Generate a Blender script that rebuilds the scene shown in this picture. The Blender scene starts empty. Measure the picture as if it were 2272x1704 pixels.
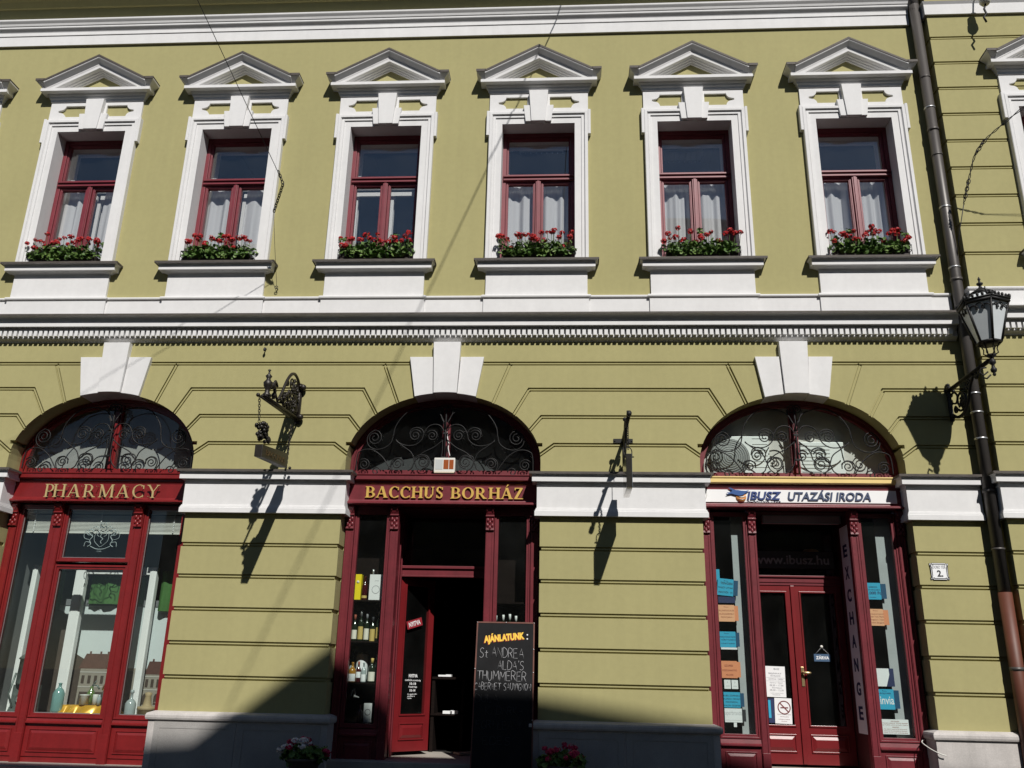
import bpy, bmesh, math, random
from mathutils import Vector, Matrix, noise
from mathutils.geometry import tessellate_polygon
random.seed(7)
PI = math.pi
R = math.radians
sc = bpy.context.scene
COL = sc.collection

# ------------------------------------------------------------------ camera
D = 10.6
CAMZ = 1.0
yaw, pitch, roll = R(-3.81563), R(18.58649), R(1.28306)
F_ = Vector((math.sin(yaw) * math.cos(pitch), math.cos(yaw) * math.cos(pitch), math.sin(pitch)))
R0 = Vector((math.cos(yaw), -math.sin(yaw), 0))
U0 = R0.cross(F_)
Rr = R0 * math.cos(roll) + U0 * math.sin(roll)
Ur = U0 * math.cos(roll) - R0 * math.sin(roll)
cam_d = bpy.data.cameras.new('camera')
cam = bpy.data.objects.new('camera', cam_d)
COL.objects.link(cam)
m = Matrix((Rr, Ur, -F_)).transposed().to_4x4()
m.translation = Vector((0, -D, CAMZ))
cam.matrix_world = m
cam_d.sensor_width = 36
cam_d.lens = 36 * 0.85
cam_d.clip_start = 0.05
cam_d.clip_end = 2000
sc.camera = cam

# ------------------------------------------------------------------ light
SX, SZ = 0.36, 1.02                      # sun direction per metre out of the wall
to_sun = Vector((SX, -1.0, SZ)).normalized()
elev = math.asin(to_sun.z)
world = bpy.data.worlds.new('World')
sc.world = world
world.use_nodes = True
wn = world.node_tree
bg = wn.nodes['Background']
sky = wn.nodes.new('ShaderNodeTexSky')
sky.sky_type = 'NISHITA'
sky.sun_disc = False
sky.sun_elevation = elev
sky.sun_rotation = math.atan2(to_sun.x, to_sun.y)
sky.altitude = 200
sky.air_density = 1.0
sky.dust_density = 0.1
sky.ozone_density = 2.0
wn.links.new(sky.outputs[0], bg.inputs[0])
bg.inputs[1].default_value = 0.05
sun_d = bpy.data.lights.new('sun', 'SUN')
sun_d.energy = 5.0
sun_d.angle = R(0.53)
sun_d.color = (1.0, 0.965, 0.91)
sun = bpy.data.objects.new('sun', sun_d)
COL.objects.link(sun)
sun.rotation_euler = to_sun.to_track_quat('Z', 'Y').to_euler()
sun.location = (5, -20, 25)
sc.view_settings.view_transform = 'Standard'
sc.view_settings.look = 'None'
sc.view_settings.exposure = 0.0
sc.view_settings.gamma = 1.0
sc.cycles.transparent_max_bounces = 24
sc.cycles.max_bounces = 10
sc.cycles.diffuse_bounces = 4
sc.cycles.glossy_bounces = 4
sc.cycles.caustics_reflective = False
sc.cycles.caustics_refractive = False

# ------------------------------------------------------------------ materials
MATS = {}
def mat(name, col, rough=0.6, var=0.0, vscale=3.0, bump=0.0, bscale=150.0, metal=0.0, spec=0.5, coat=0.0,
        var2=0.0, v2scale=25.0, stretch=None, streak=0.0):
    if name in MATS: return MATS[name]
    m = bpy.data.materials.new(name); m.use_nodes = True
    nt = m.node_tree; N = nt.nodes; L = nt.links
    b = N['Principled BSDF']
    b.inputs['Base Color'].default_value = (*col, 1)
    b.inputs['Roughness'].default_value = rough
    b.inputs['Metallic'].default_value = metal
    b.inputs['Specular IOR Level'].default_value = spec
    b.inputs['Coat Weight'].default_value = coat
    b.inputs['Coat Roughness'].default_value = 0.12
    tc = N.new('ShaderNodeTexCoord')
    vec = tc.outputs['Object']
    if stretch:
        mp = N.new('ShaderNodeMapping'); mp.inputs['Scale'].default_value = stretch
        L.new(vec, mp.inputs[0]); vec = mp.outputs[0]
    last = None
    for amt, s in ((var, vscale), (var2, v2scale), (streak, 1.0)):
        if amt <= 0: continue
        nz = N.new('ShaderNodeTexNoise'); nz.inputs['Scale'].default_value = s
        nz.inputs['Detail'].default_value = 6; nz.inputs['Roughness'].default_value = 0.6
        if s == 1.0 and amt == streak:
            ms = N.new('ShaderNodeMapping'); ms.inputs['Scale'].default_value = (9, 9, 0.7)
            L.new(tc.outputs['Object'], ms.inputs[0]); L.new(ms.outputs[0], nz.inputs['Vector'])
        else: L.new(vec, nz.inputs['Vector'])
        mr = N.new('ShaderNodeMapRange')
        mr.inputs['From Min'].default_value = 0.3; mr.inputs['From Max'].default_value = 0.7
        mr.inputs['To Min'].default_value = 1 - amt; mr.inputs['To Max'].default_value = 1 + amt * 0.6
        L.new(nz.outputs['Fac'], mr.inputs['Value'])
        mx = N.new('ShaderNodeVectorMath'); mx.operation = 'SCALE'
        if last is None: mx.inputs[0].default_value = col
        else: L.new(last, mx.inputs[0])
        L.new(mr.outputs[0], mx.inputs['Scale']); last = mx.outputs[0]
    if last is not None: L.new(last, b.inputs['Base Color'])
    if bump > 0:
        nb = N.new('ShaderNodeTexNoise'); nb.inputs['Scale'].default_value = bscale
        nb.inputs['Detail'].default_value = 5
        L.new(tc.outputs['Object'], nb.inputs['Vector'])
        bp = N.new('ShaderNodeBump'); bp.inputs['Strength'].default_value = bump
        bp.inputs['Distance'].default_value = 0.004
        L.new(nb.outputs['Fac'], bp.inputs['Height']); L.new(bp.outputs[0], b.inputs['Normal'])
    MATS[name] = m
    return m

def glass_mat(name, tint=(0.93, 0.96, 0.95), f0=0.04, rough=0.0, dirt=0.0):
    m = bpy.data.materials.new(name); m.use_nodes = True
    nt = m.node_tree; N = nt.nodes; L = nt.links
    for n in list(N): N.remove(n)
    out = N.new('ShaderNodeOutputMaterial')
    g = N.new('ShaderNodeNewGeometry')
    dt = N.new('ShaderNodeVectorMath'); dt.operation = 'DOT_PRODUCT'
    L.new(g.outputs['Normal'], dt.inputs[0]); L.new(g.outputs['Incoming'], dt.inputs[1])
    ab = N.new('ShaderNodeMath'); ab.operation = 'ABSOLUTE'; L.new(dt.outputs['Value'], ab.inputs[0])
    om = N.new('ShaderNodeMath'); om.operation = 'SUBTRACT'; om.inputs[0].default_value = 1.0; L.new(ab.outputs[0], om.inputs[1])
    pw = N.new('ShaderNodeMath'); pw.operation = 'POWER'; pw.inputs[1].default_value = 5; L.new(om.outputs[0], pw.inputs[0])
    ma = N.new('ShaderNodeMath'); ma.operation = 'MULTIPLY_ADD'
    ma.inputs[1].default_value = 1 - f0; ma.inputs[2].default_value = f0; L.new(pw.outputs[0], ma.inputs[0])
    tr = N.new('ShaderNodeBsdfTransparent'); tr.inputs[0].default_value = (*tint, 1)
    gl = N.new('ShaderNodeBsdfGlossy'); gl.inputs['Roughness'].default_value = rough
    mx = N.new('ShaderNodeMixShader')
    L.new(ma.outputs[0], mx.inputs[0]); L.new(tr.outputs[0], mx.inputs[1]); L.new(gl.outputs[0], mx.inputs[2])
    last = mx.outputs[0]
    if dirt > 0:
        df = N.new('ShaderNodeBsdfDiffuse'); df.inputs[0].default_value = (0.6, 0.62, 0.6, 1)
        tc = N.new('ShaderNodeTexCoord')
        nz = N.new('ShaderNodeTexNoise'); nz.inputs['Scale'].default_value = 2.5; nz.inputs['Detail'].default_value = 4
        L.new(tc.outputs['Object'], nz.inputs['Vector'])
        mr = N.new('ShaderNodeMapRange'); mr.inputs['From Min'].default_value = 0.35; mr.inputs['From Max'].default_value = 0.75
        mr.inputs['To Min'].default_value = dirt * 0.3; mr.inputs['To Max'].default_value = dirt
        L.new(nz.outputs['Fac'], mr.inputs['Value'])
        m2 = N.new('ShaderNodeMixShader'); L.new(mr.outputs[0], m2.inputs[0]); L.new(last, m2.inputs[1]); L.new(df.outputs[0], m2.inputs[2])
        last = m2.outputs[0]
    L.new(last, out.inputs['Surface'])
    return m

def cloth_mat(name, col, transp=0.25, translu=0.4):
    m = bpy.data.materials.new(name); m.use_nodes = True
    nt = m.node_tree; N = nt.nodes; L = nt.links
    for n in list(N): N.remove(n)
    out = N.new('ShaderNodeOutputMaterial')
    d = N.new('ShaderNodeBsdfDiffuse'); d.inputs[0].default_value = (*col, 1)
    t = N.new('ShaderNodeBsdfTranslucent'); t.inputs[0].default_value = (*col, 1)
    tr = N.new('ShaderNodeBsdfTransparent')
    a = N.new('ShaderNodeMixShader'); a.inputs[0].default_value = translu
    L.new(d.outputs[0], a.inputs[1]); L.new(t.outputs[0], a.inputs[2])
    b = N.new('ShaderNodeMixShader'); b.inputs[0].default_value = transp
    L.new(a.outputs[0], b.inputs[1]); L.new(tr.outputs[0], b.inputs[2])
    L.new(b.outputs[0], out.inputs['Surface'])
    return m

YEL = mat('olive_yellow_stucco', (0.369, 0.338, 0.162), 0.9, 0.05, 0.7, 0.4, 200, var2=0.04, v2scale=14, spec=0.2, streak=0.035)
WHT = mat('white_plaster', (0.685, 0.68, 0.68), 0.85, 0.05, 1.7, 0.3, 160, var2=0.03, v2scale=16, spec=0.25, streak=0.03)
FLASH = mat('weathered_sill_metal', (0.085, 0.073, 0.064), 0.65, 0.25, 8, 0.1, 60, spec=0.3)
PLIN = mat('pale_limestone_plinth', (0.50, 0.47, 0.45), 0.8, 0.14, 4, 0.4, 120, var2=0.10, v2scale=60, spec=0.25, streak=0.10)
PLINBODY = mat('grey_terrazzo_plinth', (0.36, 0.345, 0.33), 0.8, 0.12, 3, 0.4, 160, var2=0.2, v2scale=130, spec=0.25)
RED1 = mat('bright_red_paint', (0.185, 0.011, 0.012), 0.40, 0.14, 5, 0.15, 45, coat=0.12, var2=0.08, v2scale=40, streak=0.10)
RED2 = mat('wine_red_paint', (0.152, 0.017, 0.025), 0.44, 0.18, 4, 0.15, 45, coat=0.1, var2=0.10, v2scale=35, streak=0.12)
REDW = mat('window_red_paint', (0.185, 0.026, 0.038), 0.45, 0.14, 6, 0.08, 40, coat=0.08)
DOORRED = mat('old_door_red_paint', (0.165, 0.012, 0.015), 0.35, 0.15, 4, 0.08, 40, coat=0.2)
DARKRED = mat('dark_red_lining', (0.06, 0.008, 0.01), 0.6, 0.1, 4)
IRON = mat('black_wrought_iron', (0.012, 0.0118, 0.012), 0.55, 0.25, 20, 0.2, 90, spec=0.3)
BRONZE = mat('dark_bronze_iron', (0.022, 0.018, 0.015), 0.45, 0.3, 25, 0.3, 90, metal=0.3)
GOLD = mat('gold_leaf_letters', (0.78, 0.50, 0.13), 0.34, 0.08, 12, metal=0.35, spec=0.6)
GOLDP = mat('pale_gold_letters', (0.62, 0.48, 0.22), 0.36, 0.08, 12, metal=0.35)
GOLDBAND = mat('gold_painted_trim', (0.80, 0.60, 0.24), 0.40, 0.10, 3, metal=0.1)
SIGNW = mat('white_sign_board', (0.80, 0.80, 0.80), 0.45)
BLUEL = mat('blue_sign_letters', (0.028, 0.05, 0.17), 0.4)
BLUEG = mat('slate_blue_sign_letters', (0.05, 0.07, 0.13), 0.4)
BIRDB = mat('bird_blue', (0.03, 0.09, 0.27), 0.4)
SUNO = mat('orange_disc', (0.75, 0.33, 0.10), 0.4)
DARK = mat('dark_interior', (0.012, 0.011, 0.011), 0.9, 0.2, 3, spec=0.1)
DARKW = mat('dark_wood', (0.010, 0.006, 0.005), 0.85, 0.3, 4, spec=0.1, stretch=(1, 1, 8))
ROOMG = mat('grey_room_walls', (0.20, 0.205, 0.205), 0.85, 0.1, 2)
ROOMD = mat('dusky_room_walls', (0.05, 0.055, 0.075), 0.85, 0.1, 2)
ROOMW = mat('pale_room_walls', (0.34, 0.32, 0.29), 0.85, 0.1, 2)
WHITE = mat('white_paint', (0.78, 0.78, 0.77), 0.5, 0.04, 3)
WHITEG = mat('offwhite_plastic', (0.66, 0.65, 0.60), 0.5, 0.05, 3)
PIPE = mat('brown_metal_pipe', (0.085, 0.077, 0.072), 0.45, 0.2, 3, 0.1, 30, metal=0.3, stretch=(1, 1, 0.3))
PIPER = mat('rust_red_pipe', (0.115, 0.036, 0.020), 0.55, 0.2, 5)
STEEL = mat('bright_metal_collar', (0.5, 0.5, 0.5), 0.35, metal=0.8)
BRASS = mat('worn_brass', (0.55, 0.42, 0.22), 0.35, 0.2, 20, metal=0.8)
COPPER = mat('polished_copper', (0.62, 0.30, 0.10), 0.25, 0.2, 15, metal=0.9)
SLATEB = mat('blackboard', (0.008, 0.008, 0.009), 0.75, 0.4, 6, spec=0.25)
CHALK = mat('chalk', (0.42, 0.42, 0.43), 0.95, 0.4, 80, spec=0.0)
YSTICK = mat('yellow_sticker', (0.85, 0.55, 0.06), 0.5)
REDST = mat('red_sticker', (0.30, 0.02, 0.02), 0.5)
FRAMEW = mat('board_frame_wood', (0.14, 0.05, 0.035), 0.6, 0.3, 10)
LEAF = mat('geranium_leaf', (0.075, 0.145, 0.028), 0.55, 0.35, 40, spec=0.35)
LEAF2 = mat('geranium_leaf_light', (0.135, 0.21, 0.05), 0.55, 0.3, 40, spec=0.35)
STEM = mat('green_stem', (0.10, 0.15, 0.05), 0.6)
PETAL = mat('scarlet_petals', (0.40, 0.012, 0.014), 0.55, 0.3, 60, spec=0.3)
PINK = mat('magenta_petals', (0.50, 0.018, 0.09), 0.55, 0.3, 60, spec=0.3)
PWHITE = mat('white_petals', (0.75, 0.72, 0.74), 0.55, 0.15, 60)
PLANTER = mat('dark_brown_planter', (0.035, 0.025, 0.02), 0.6, 0.2, 10)
TERRA = mat('dark_clay_pot', (0.06, 0.05, 0.045), 0.75, 0.2, 10)
PAVE = mat('grey_paving', (0.072, 0.062, 0.048), 0.85, 0.15, 0.6, 0.3, 40, var2=0.15, v2scale=9)
STEP = mat('worn_stone_step', (0.36, 0.33, 0.29), 0.8, 0.15, 5, 0.3, 60, var2=0.1, v2scale=50)
PAPW = mat('white_paper', (0.78, 0.79, 0.80), 0.7)
PAPB = mat('blue_paper', (0.03, 0.36, 0.56), 0.7)
PAPBD = mat('dark_blue_paper', (0.01, 0.07, 0.15), 0.7)
PAPO = mat('orange_paper', (0.72, 0.27, 0.13), 0.7)
PAPOL = mat('peach_paper', (0.78, 0.40, 0.22), 0.7)
NAVY = mat('navy_print', (0.015, 0.025, 0.09), 0.6)
INK = mat('black_print', (0.02, 0.02, 0.025), 0.7)
INKR = mat('brown_print', (0.30, 0.07, 0.04), 0.7)
INKG = mat('grey_print', (0.28, 0.28, 0.30), 0.7)
REDP = mat('red_brown_print', (0.16, 0.02, 0.02), 0.6)
SEABLUE = mat('slate_blue_card', (0.05, 0.10, 0.18), 0.5)
YBOX = mat('yellow_carton', (0.85, 0.66, 0.01), 0.5)
GBOT = mat('dark_green_bottle', (0.012, 0.02, 0.010), 0.12, coat=0.5)
ABOT = mat('amber_wine_bottle', (0.32, 0.15, 0.02), 0.12, coat=0.5)
RBOT = mat('deep_red_bottle', (0.05, 0.006, 0.008), 0.12, coat=0.5)
CBOT = mat('pale_clear_bottle', (0.32, 0.37, 0.37), 0.15, coat=0.5)
TBOT = mat('teal_glass_bottle', (0.16, 0.30, 0.28), 0.15, coat=0.5)
GRBOT = mat('olive_green_bottle', (0.10, 0.16, 0.05), 0.15, coat=0.5)
LABEL = mat('cream_label', (0.72, 0.68, 0.58), 0.7)
LABELY = mat('gold_label', (0.55, 0.40, 0.12), 0.6)
GREENC = mat('green_curtain', (0.045, 0.13, 0.028), 0.8, 0.2, 5)
SATIN = mat('gold_satin', (0.62, 0.33, 0.03), 0.28, 0.15, 8, metal=0.25)
POSTSKY = mat('printed_sky', (0.58, 0.63, 0.63), 0.6, 0.04, 2)
POSTROOF = mat('printed_roof', (0.10, 0.045, 0.035), 0.7, 0.2, 12)
POSTWALL = mat('printed_wall', (0.27, 0.24, 0.20), 0.7, 0.15, 12)
POSTDARK = mat('printed_dark', (0.06, 0.042, 0.032), 0.7, 0.2, 14)
GUN = mat('grey_green_metal', (0.15, 0.18, 0.165), 0.45, 0.3, 15, metal=0.4)
CLAY = mat('tan_wooden_mortar', (0.36, 0.27, 0.15), 0.7, 0.15, 10)
MILKG = mat('milk_glass_jar', (0.62, 0.62, 0.58), 0.3)
LAMPG = mat('frosted_lamp_glass', (0.62, 0.66, 0.68), 0.35, 0.06, 6)
ROOFT = mat('red_roof_tiles', (0.20, 0.06, 0.04), 0.8, 0.2, 3)
OPPW = mat('opposite_house_wall', (0.13, 0.11, 0.09), 0.85, 0.1, 1)
ETCH = mat('etched_film', (0.22, 0.29, 0.29), 0.6)
GLASS = glass_mat('window_glass', tint=(0.97, 0.98, 0.98), f0=0.13, dirt=0.008)
GLASSC = glass_mat('shop_glass', f0=0.035, dirt=0.006)
ACRY = glass_mat('acrylic_panel', tint=(0.75, 0.78, 0.78), f0=0.06, dirt=0.15)
SHEER = cloth_mat('sheer_curtain', (0.84, 0.84, 0.86), 0.06, 0.2)

# ------------------------------------------------------------------ mesh builder
def V(x, z, d=0.0): return Vector((x, -d, z))

class MB:
    def __init__(s): s.v = []; s.f = []; s.mi = []; s.sm = []; s.cur = 0; s.smooth = False
    def add(s, vs, fs):
        o = len(s.v); s.v += [Vector(v) for v in vs]
        for f in fs: s.f.append([o + i for i in f]); s.mi.append(s.cur); s.sm.append(s.smooth)
    def box(s, x0, x1, d0, d1, z0, z1):
        vs = [V(x, z, d) for d in (d0, d1) for x in (x0, x1) for z in (z0, z1)]
        s.add(vs, [(0, 1, 3, 2), (4, 6, 7, 5), (0, 4, 5, 1), (2, 3, 7, 6), (0, 2, 6, 4), (1, 5, 7, 3)])
    def obox(s, c, ax, ay, az):
        c, ax, ay, az = Vector(c), Vector(ax), Vector(ay), Vector(az)
        vs = [c + ax * i + ay * j + az * k for i in (-1, 1) for j in (-1, 1) for k in (-1, 1)]
        s.add(vs, [(0, 1, 3, 2), (4, 6, 7, 5), (0, 4, 5, 1), (2, 3, 7, 6), (0, 2, 6, 4), (1, 5, 7, 3)])
    def prism(s, loops, d0, d1, fn=None):
        """2-D loops (outer, holes...) in the x-z plane, between depths d0 and d1"""
        if not isinstance(loops[0][0], (tuple, list, Vector)): loops = [loops]
        fn = fn or (lambda x, z, d: V(x, z, d))
        flat = [p for l in loops for p in l]; n = len(flat)
        tris = tessellate_polygon([[Vector((p[0], p[1], 0)) for p in l] for l in loops])
        vs = [fn(p[0], p[1], d0) for p in flat] + [fn(p[0], p[1], d1) for p in flat]
        fs = [tuple(t) for t in tris] + [tuple(n + i for i in reversed(t)) for t in tris]
        o = 0
        for l in loops:
            k = len(l)
            for i in range(k):
                a, b = o + i, o + (i + 1) % k
                fs.append((a, b, n + b, n + a))
            o += k
        s.add(vs, fs)
    def xprism(s, prof, x0, x1):
        """profile (d,z) extruded along x"""
        k = len(prof)
        vs = [V(x0, z, d) for d, z in prof] + [V(x1, z, d) for d, z in prof]
        tris = tessellate_polygon([[Vector((p[0], p[1], 0)) for p in prof]])
        fs = [tuple(t) for t in tris] + [tuple(k + i for i in reversed(t)) for t in tris]
        for i in range(k):
            j = (i + 1) % k; fs.append((i, j, k + j, k + i))
        s.add(vs, fs)
    def sweep(s, path, nrm, prof, closed=False, caps=True):
        path = [Vector(p) for p in path]; nrm = Vector(nrm).normalized(); n = len(path); k = len(prof)
        rings = []
        for i in range(n):
            if closed:
                a = (path[i] - path[i - 1]).normalized(); b = (path[(i + 1) % n] - path[i]).normalized()
            else:
                a = (path[i] - path[i - 1]).normalized() if i else None
                b = (path[i + 1] - path[i]).normalized() if i < n - 1 else None
                a = a or b; b = b or a
            la, lb = a.cross(nrm), b.cross(nrm)
            l = (la + lb).normalized(); l = l / max(0.2, l.dot(la))
            rings.append([path[i] + l * p + nrm * q for p, q in prof])
        vs = [v for r in rings for v in r]; fs = []
        m_ = n if closed else n - 1
        for i in range(m_):
            for j in range(k):
                a, b = i * k + j, i * k + (j + 1) % k
                c, d = ((i + 1) % n) * k + (j + 1) % k, ((i + 1) % n) * k + j
                fs.append((a, b, c, d))
        if caps and not closed:
            tris = tessellate_polygon([[Vector((p[0], p[1], 0)) for p in prof]])
            fs += [tuple(t) for t in tris] + [tuple((n - 1) * k + i for i in reversed(t)) for t in tris]
        s.add(vs, fs)
    def tube(s, path, r, n=6, caps=True):
        path = [Vector(p) for p in path]; N_ = len(path)
        if not isinstance(r, (list, tuple)): r = [r] * N_
        t0 = (path[1] - path[0]).normalized()
        up = Vector((0, 0, 1)) if abs(t0.z) < 0.9 else Vector((1, 0, 0))
        x = t0.cross(up).normalized(); vs = []
        for i in range(N_):
            t = (path[min(i + 1, N_ - 1)] - path[max(i - 1, 0)]).normalized()
            x = (x - t * x.dot(t)).normalized(); y = t.cross(x)
            vs += [path[i] + (x * math.cos(2 * PI * j / n) + y * math.sin(2 * PI * j / n)) * r[i] for j in range(n)]
        fs = [(i * n + j, i * n + (j + 1) % n, (i + 1) * n + (j + 1) % n, (i + 1) * n + j) for i in range(N_ - 1) for j in range(n)]
        if caps: fs += [tuple(range(n)), tuple((N_ - 1) * n + j for j in reversed(range(n)))]
        sm = s.smooth; s.smooth = True; s.add(vs, fs); s.smooth = sm
    def lathe(s, prof, c=(0, 0, 0), n=16, axis=(0, 0, 1), smooth=True, ring=False):
        c = Vector(c); az = Vector(axis).normalized()
        ax = az.orthogonal().normalized(); ay = az.cross(ax)
        if abs(az.z) > 0.99: ax, ay = Vector((1, 0, 0)), Vector((0, 1, 0))
        k = len(prof)
        vs = [c + (ax * math.cos(2 * PI * j / n) + ay * math.sin(2 * PI * j / n)) * max(r, 1e-5) + az * z for j in range(n) for r, z in prof]
        fs = [(j * k + i, ((j + 1) % n) * k + i, ((j + 1) % n) * k + i + 1, j * k + i + 1) for j in range(n) for i in range(k - 1)]
        if ring: fs += [(j * k + k - 1, ((j + 1) % n) * k + k - 1, ((j + 1) % n) * k, j * k) for j in range(n)]
        if not ring and prof[0][0] > 1e-4: fs.append(tuple(j * k for j in range(n)))
        if not ring and prof[-1][0] > 1e-4: fs.append(tuple(j * k + k - 1 for j in range(n)))
        sm = s.smooth; s.smooth = smooth; s.add(vs, fs); s.smooth = sm
    def ball(s, c, r, n=8, sq=(1, 1, 1)):
        prof = [(r * math.sin(PI * i / n), -r * math.cos(PI * i / n)) for i in range(n + 1)]
        o = len(s.v); s.lathe(prof, (0, 0, 0), n + 2); c = Vector(c)
        for i in range(o, len(s.v)):
            v = s.v[i]; s.v[i] = Vector((v.x * sq[0], v.y * sq[1], v.z * sq[2])) + c
    def mesh(s, name, org=(0, 0, 0)):
        me = bpy.data.meshes.new(name); org = Vector(org)
        me.from_pydata([tuple(v - org) for v in s.v], [], s.f)
        me.polygons.foreach_set('use_smooth', s.sm)
        me.polygons.foreach_set('material_index', s.mi)
        bm = bmesh.new(); bm.from_mesh(me)
        bmesh.ops.recalc_face_normals(bm, faces=bm.faces); bm.to_mesh(me); bm.free()
        me.update()
        return me

def obj(name, mb, mt, parent=None, org=(0, 0, 0), bev=0.0, seg=2):
    me = mb.mesh(name, org) if isinstance(mb, MB) else mb
    o = bpy.data.objects.new(name, me); COL.objects.link(o)
    me.materials.clear()
    for q in (mt if isinstance(mt, (list, tuple)) else [mt]): me.materials.append(q)
    if parent is not None: o.parent = parent
    else: o.location = org
    if bev > 0:
        b = o.modifiers.new('bevel', 'BEVEL'); b.width = bev; b.segments = seg
        b.limit_method = 'ANGLE'; b.angle_limit = R(40)
    return o

def thing(name, label, cat, loc=(0, 0, 0), group=None):
    o = bpy.data.objects.new(name, None); COL.objects.link(o)
    o.location = loc; o.empty_display_size = 0.1
    return tag(o, label, cat, group)
def tag(o, label, cat, group=None):
    o['label'] = label; o['category'] = cat
    if group: o['group'] = group
    return o
def dup(o, parent=None):
    c = o.copy(); COL.objects.link(c); c.parent = parent
    for ch in list(o.children): dup(ch, c)
    return c
def merged(name, mbs, mats, **kw):
    """several builders, one material each, as one mesh"""
    out = MB()
    for i, b in enumerate(mbs):
        o = len(out.v); out.v += b.v
        out.f += [[o + j for j in f] for f in b.f]; out.sm += b.sm; out.mi += [i] * len(b.f)
    return obj(name, out, mats, **kw)

def text_mb(body, x0, x1, z0, z1, d, depth=0.004, shear=0.0, bold=0.0, fit=True, align='LEFT', fn=None, rot=0.0):
    cu = bpy.data.curves.new('text', 'FONT'); cu.body = body; cu.size = 1.0
    cu.extrude = 0.5; cu.shear = shear; cu.offset = bold; cu.resolution_u = 3
    ob = bpy.data.objects.new('text', cu); COL.objects.link(ob)
    me = bpy.data.meshes.new_from_object(ob.evaluated_get(bpy.context.evaluated_depsgraph_get()))
    vs = [v.co.copy() for v in me.vertices]; fs = [tuple(p.vertices) for p in me.polygons]
    bpy.data.objects.remove(ob); bpy.data.curves.remove(cu); bpy.data.meshes.remove(me)
    mb = MB()
    if not vs: return mb
    ax, bx = min(v.x for v in vs), max(v.x for v in vs)
    az, bz = min(v.y for v in vs), max(v.y for v in vs)
    sx = (x1 - x0) / (bx - ax); sz = (z1 - z0) / (bz - az)
    cx, cz = (x0 + x1) / 2, (z0 + z1) / 2
    fn = fn or (lambda x, z, dd: V(x, z, dd))
    cr, sr = math.cos(rot), math.sin(rot); out = []
    for v in vs:
        x = x0 + (v.x - ax) * sx - cx; z = z0 + (v.y - az) * sz - cz
        out.append(fn(cx + x * cr - z * sr, cz + x * sr + z * cr, d + (v.z + 0.5) * depth))
    mb.add(out, fs)
    return mb
def join(*mbs):
    out = MB()
    for b in mbs:
        o = len(out.v); out.v += b.v; out.f += [[o + j for j in f] for f in b.f]; out.sm += b.sm; out.mi += b.mi
    return out

def catmull(pts, n=8):
    pts = [Vector(p) for p in pts]; P = [pts[0]] + pts + [pts[-1]]; out = []
    for i in range(1, len(P) - 2):
        p0, p1, p2, p3 = P[i - 1:i + 3]
        for k in range(n):
            t = k / n
            out.append(0.5 * ((2 * p1) + (p2 - p0) * t + (2 * p0 - 5 * p1 + 4 * p2 - p3) * t * t + (3 * p1 - p0 - 3 * p2 + p3) * t ** 3))
    out.append(pts[-1]); return out
def spiral(cx, cz, r0, a0, turns, dirn=1, n=22, r1=0.18):
    return [(cx + r0 * (1 - (1 - r1) * (i / n)) * math.cos(a0 + dirn * 2 * PI * turns * i / n),
             cz + r0 * (1 - (1 - r1) * (i / n)) * math.sin(a0 + dirn * 2 * PI * turns * i / n)) for i in range(n + 1)]

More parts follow.
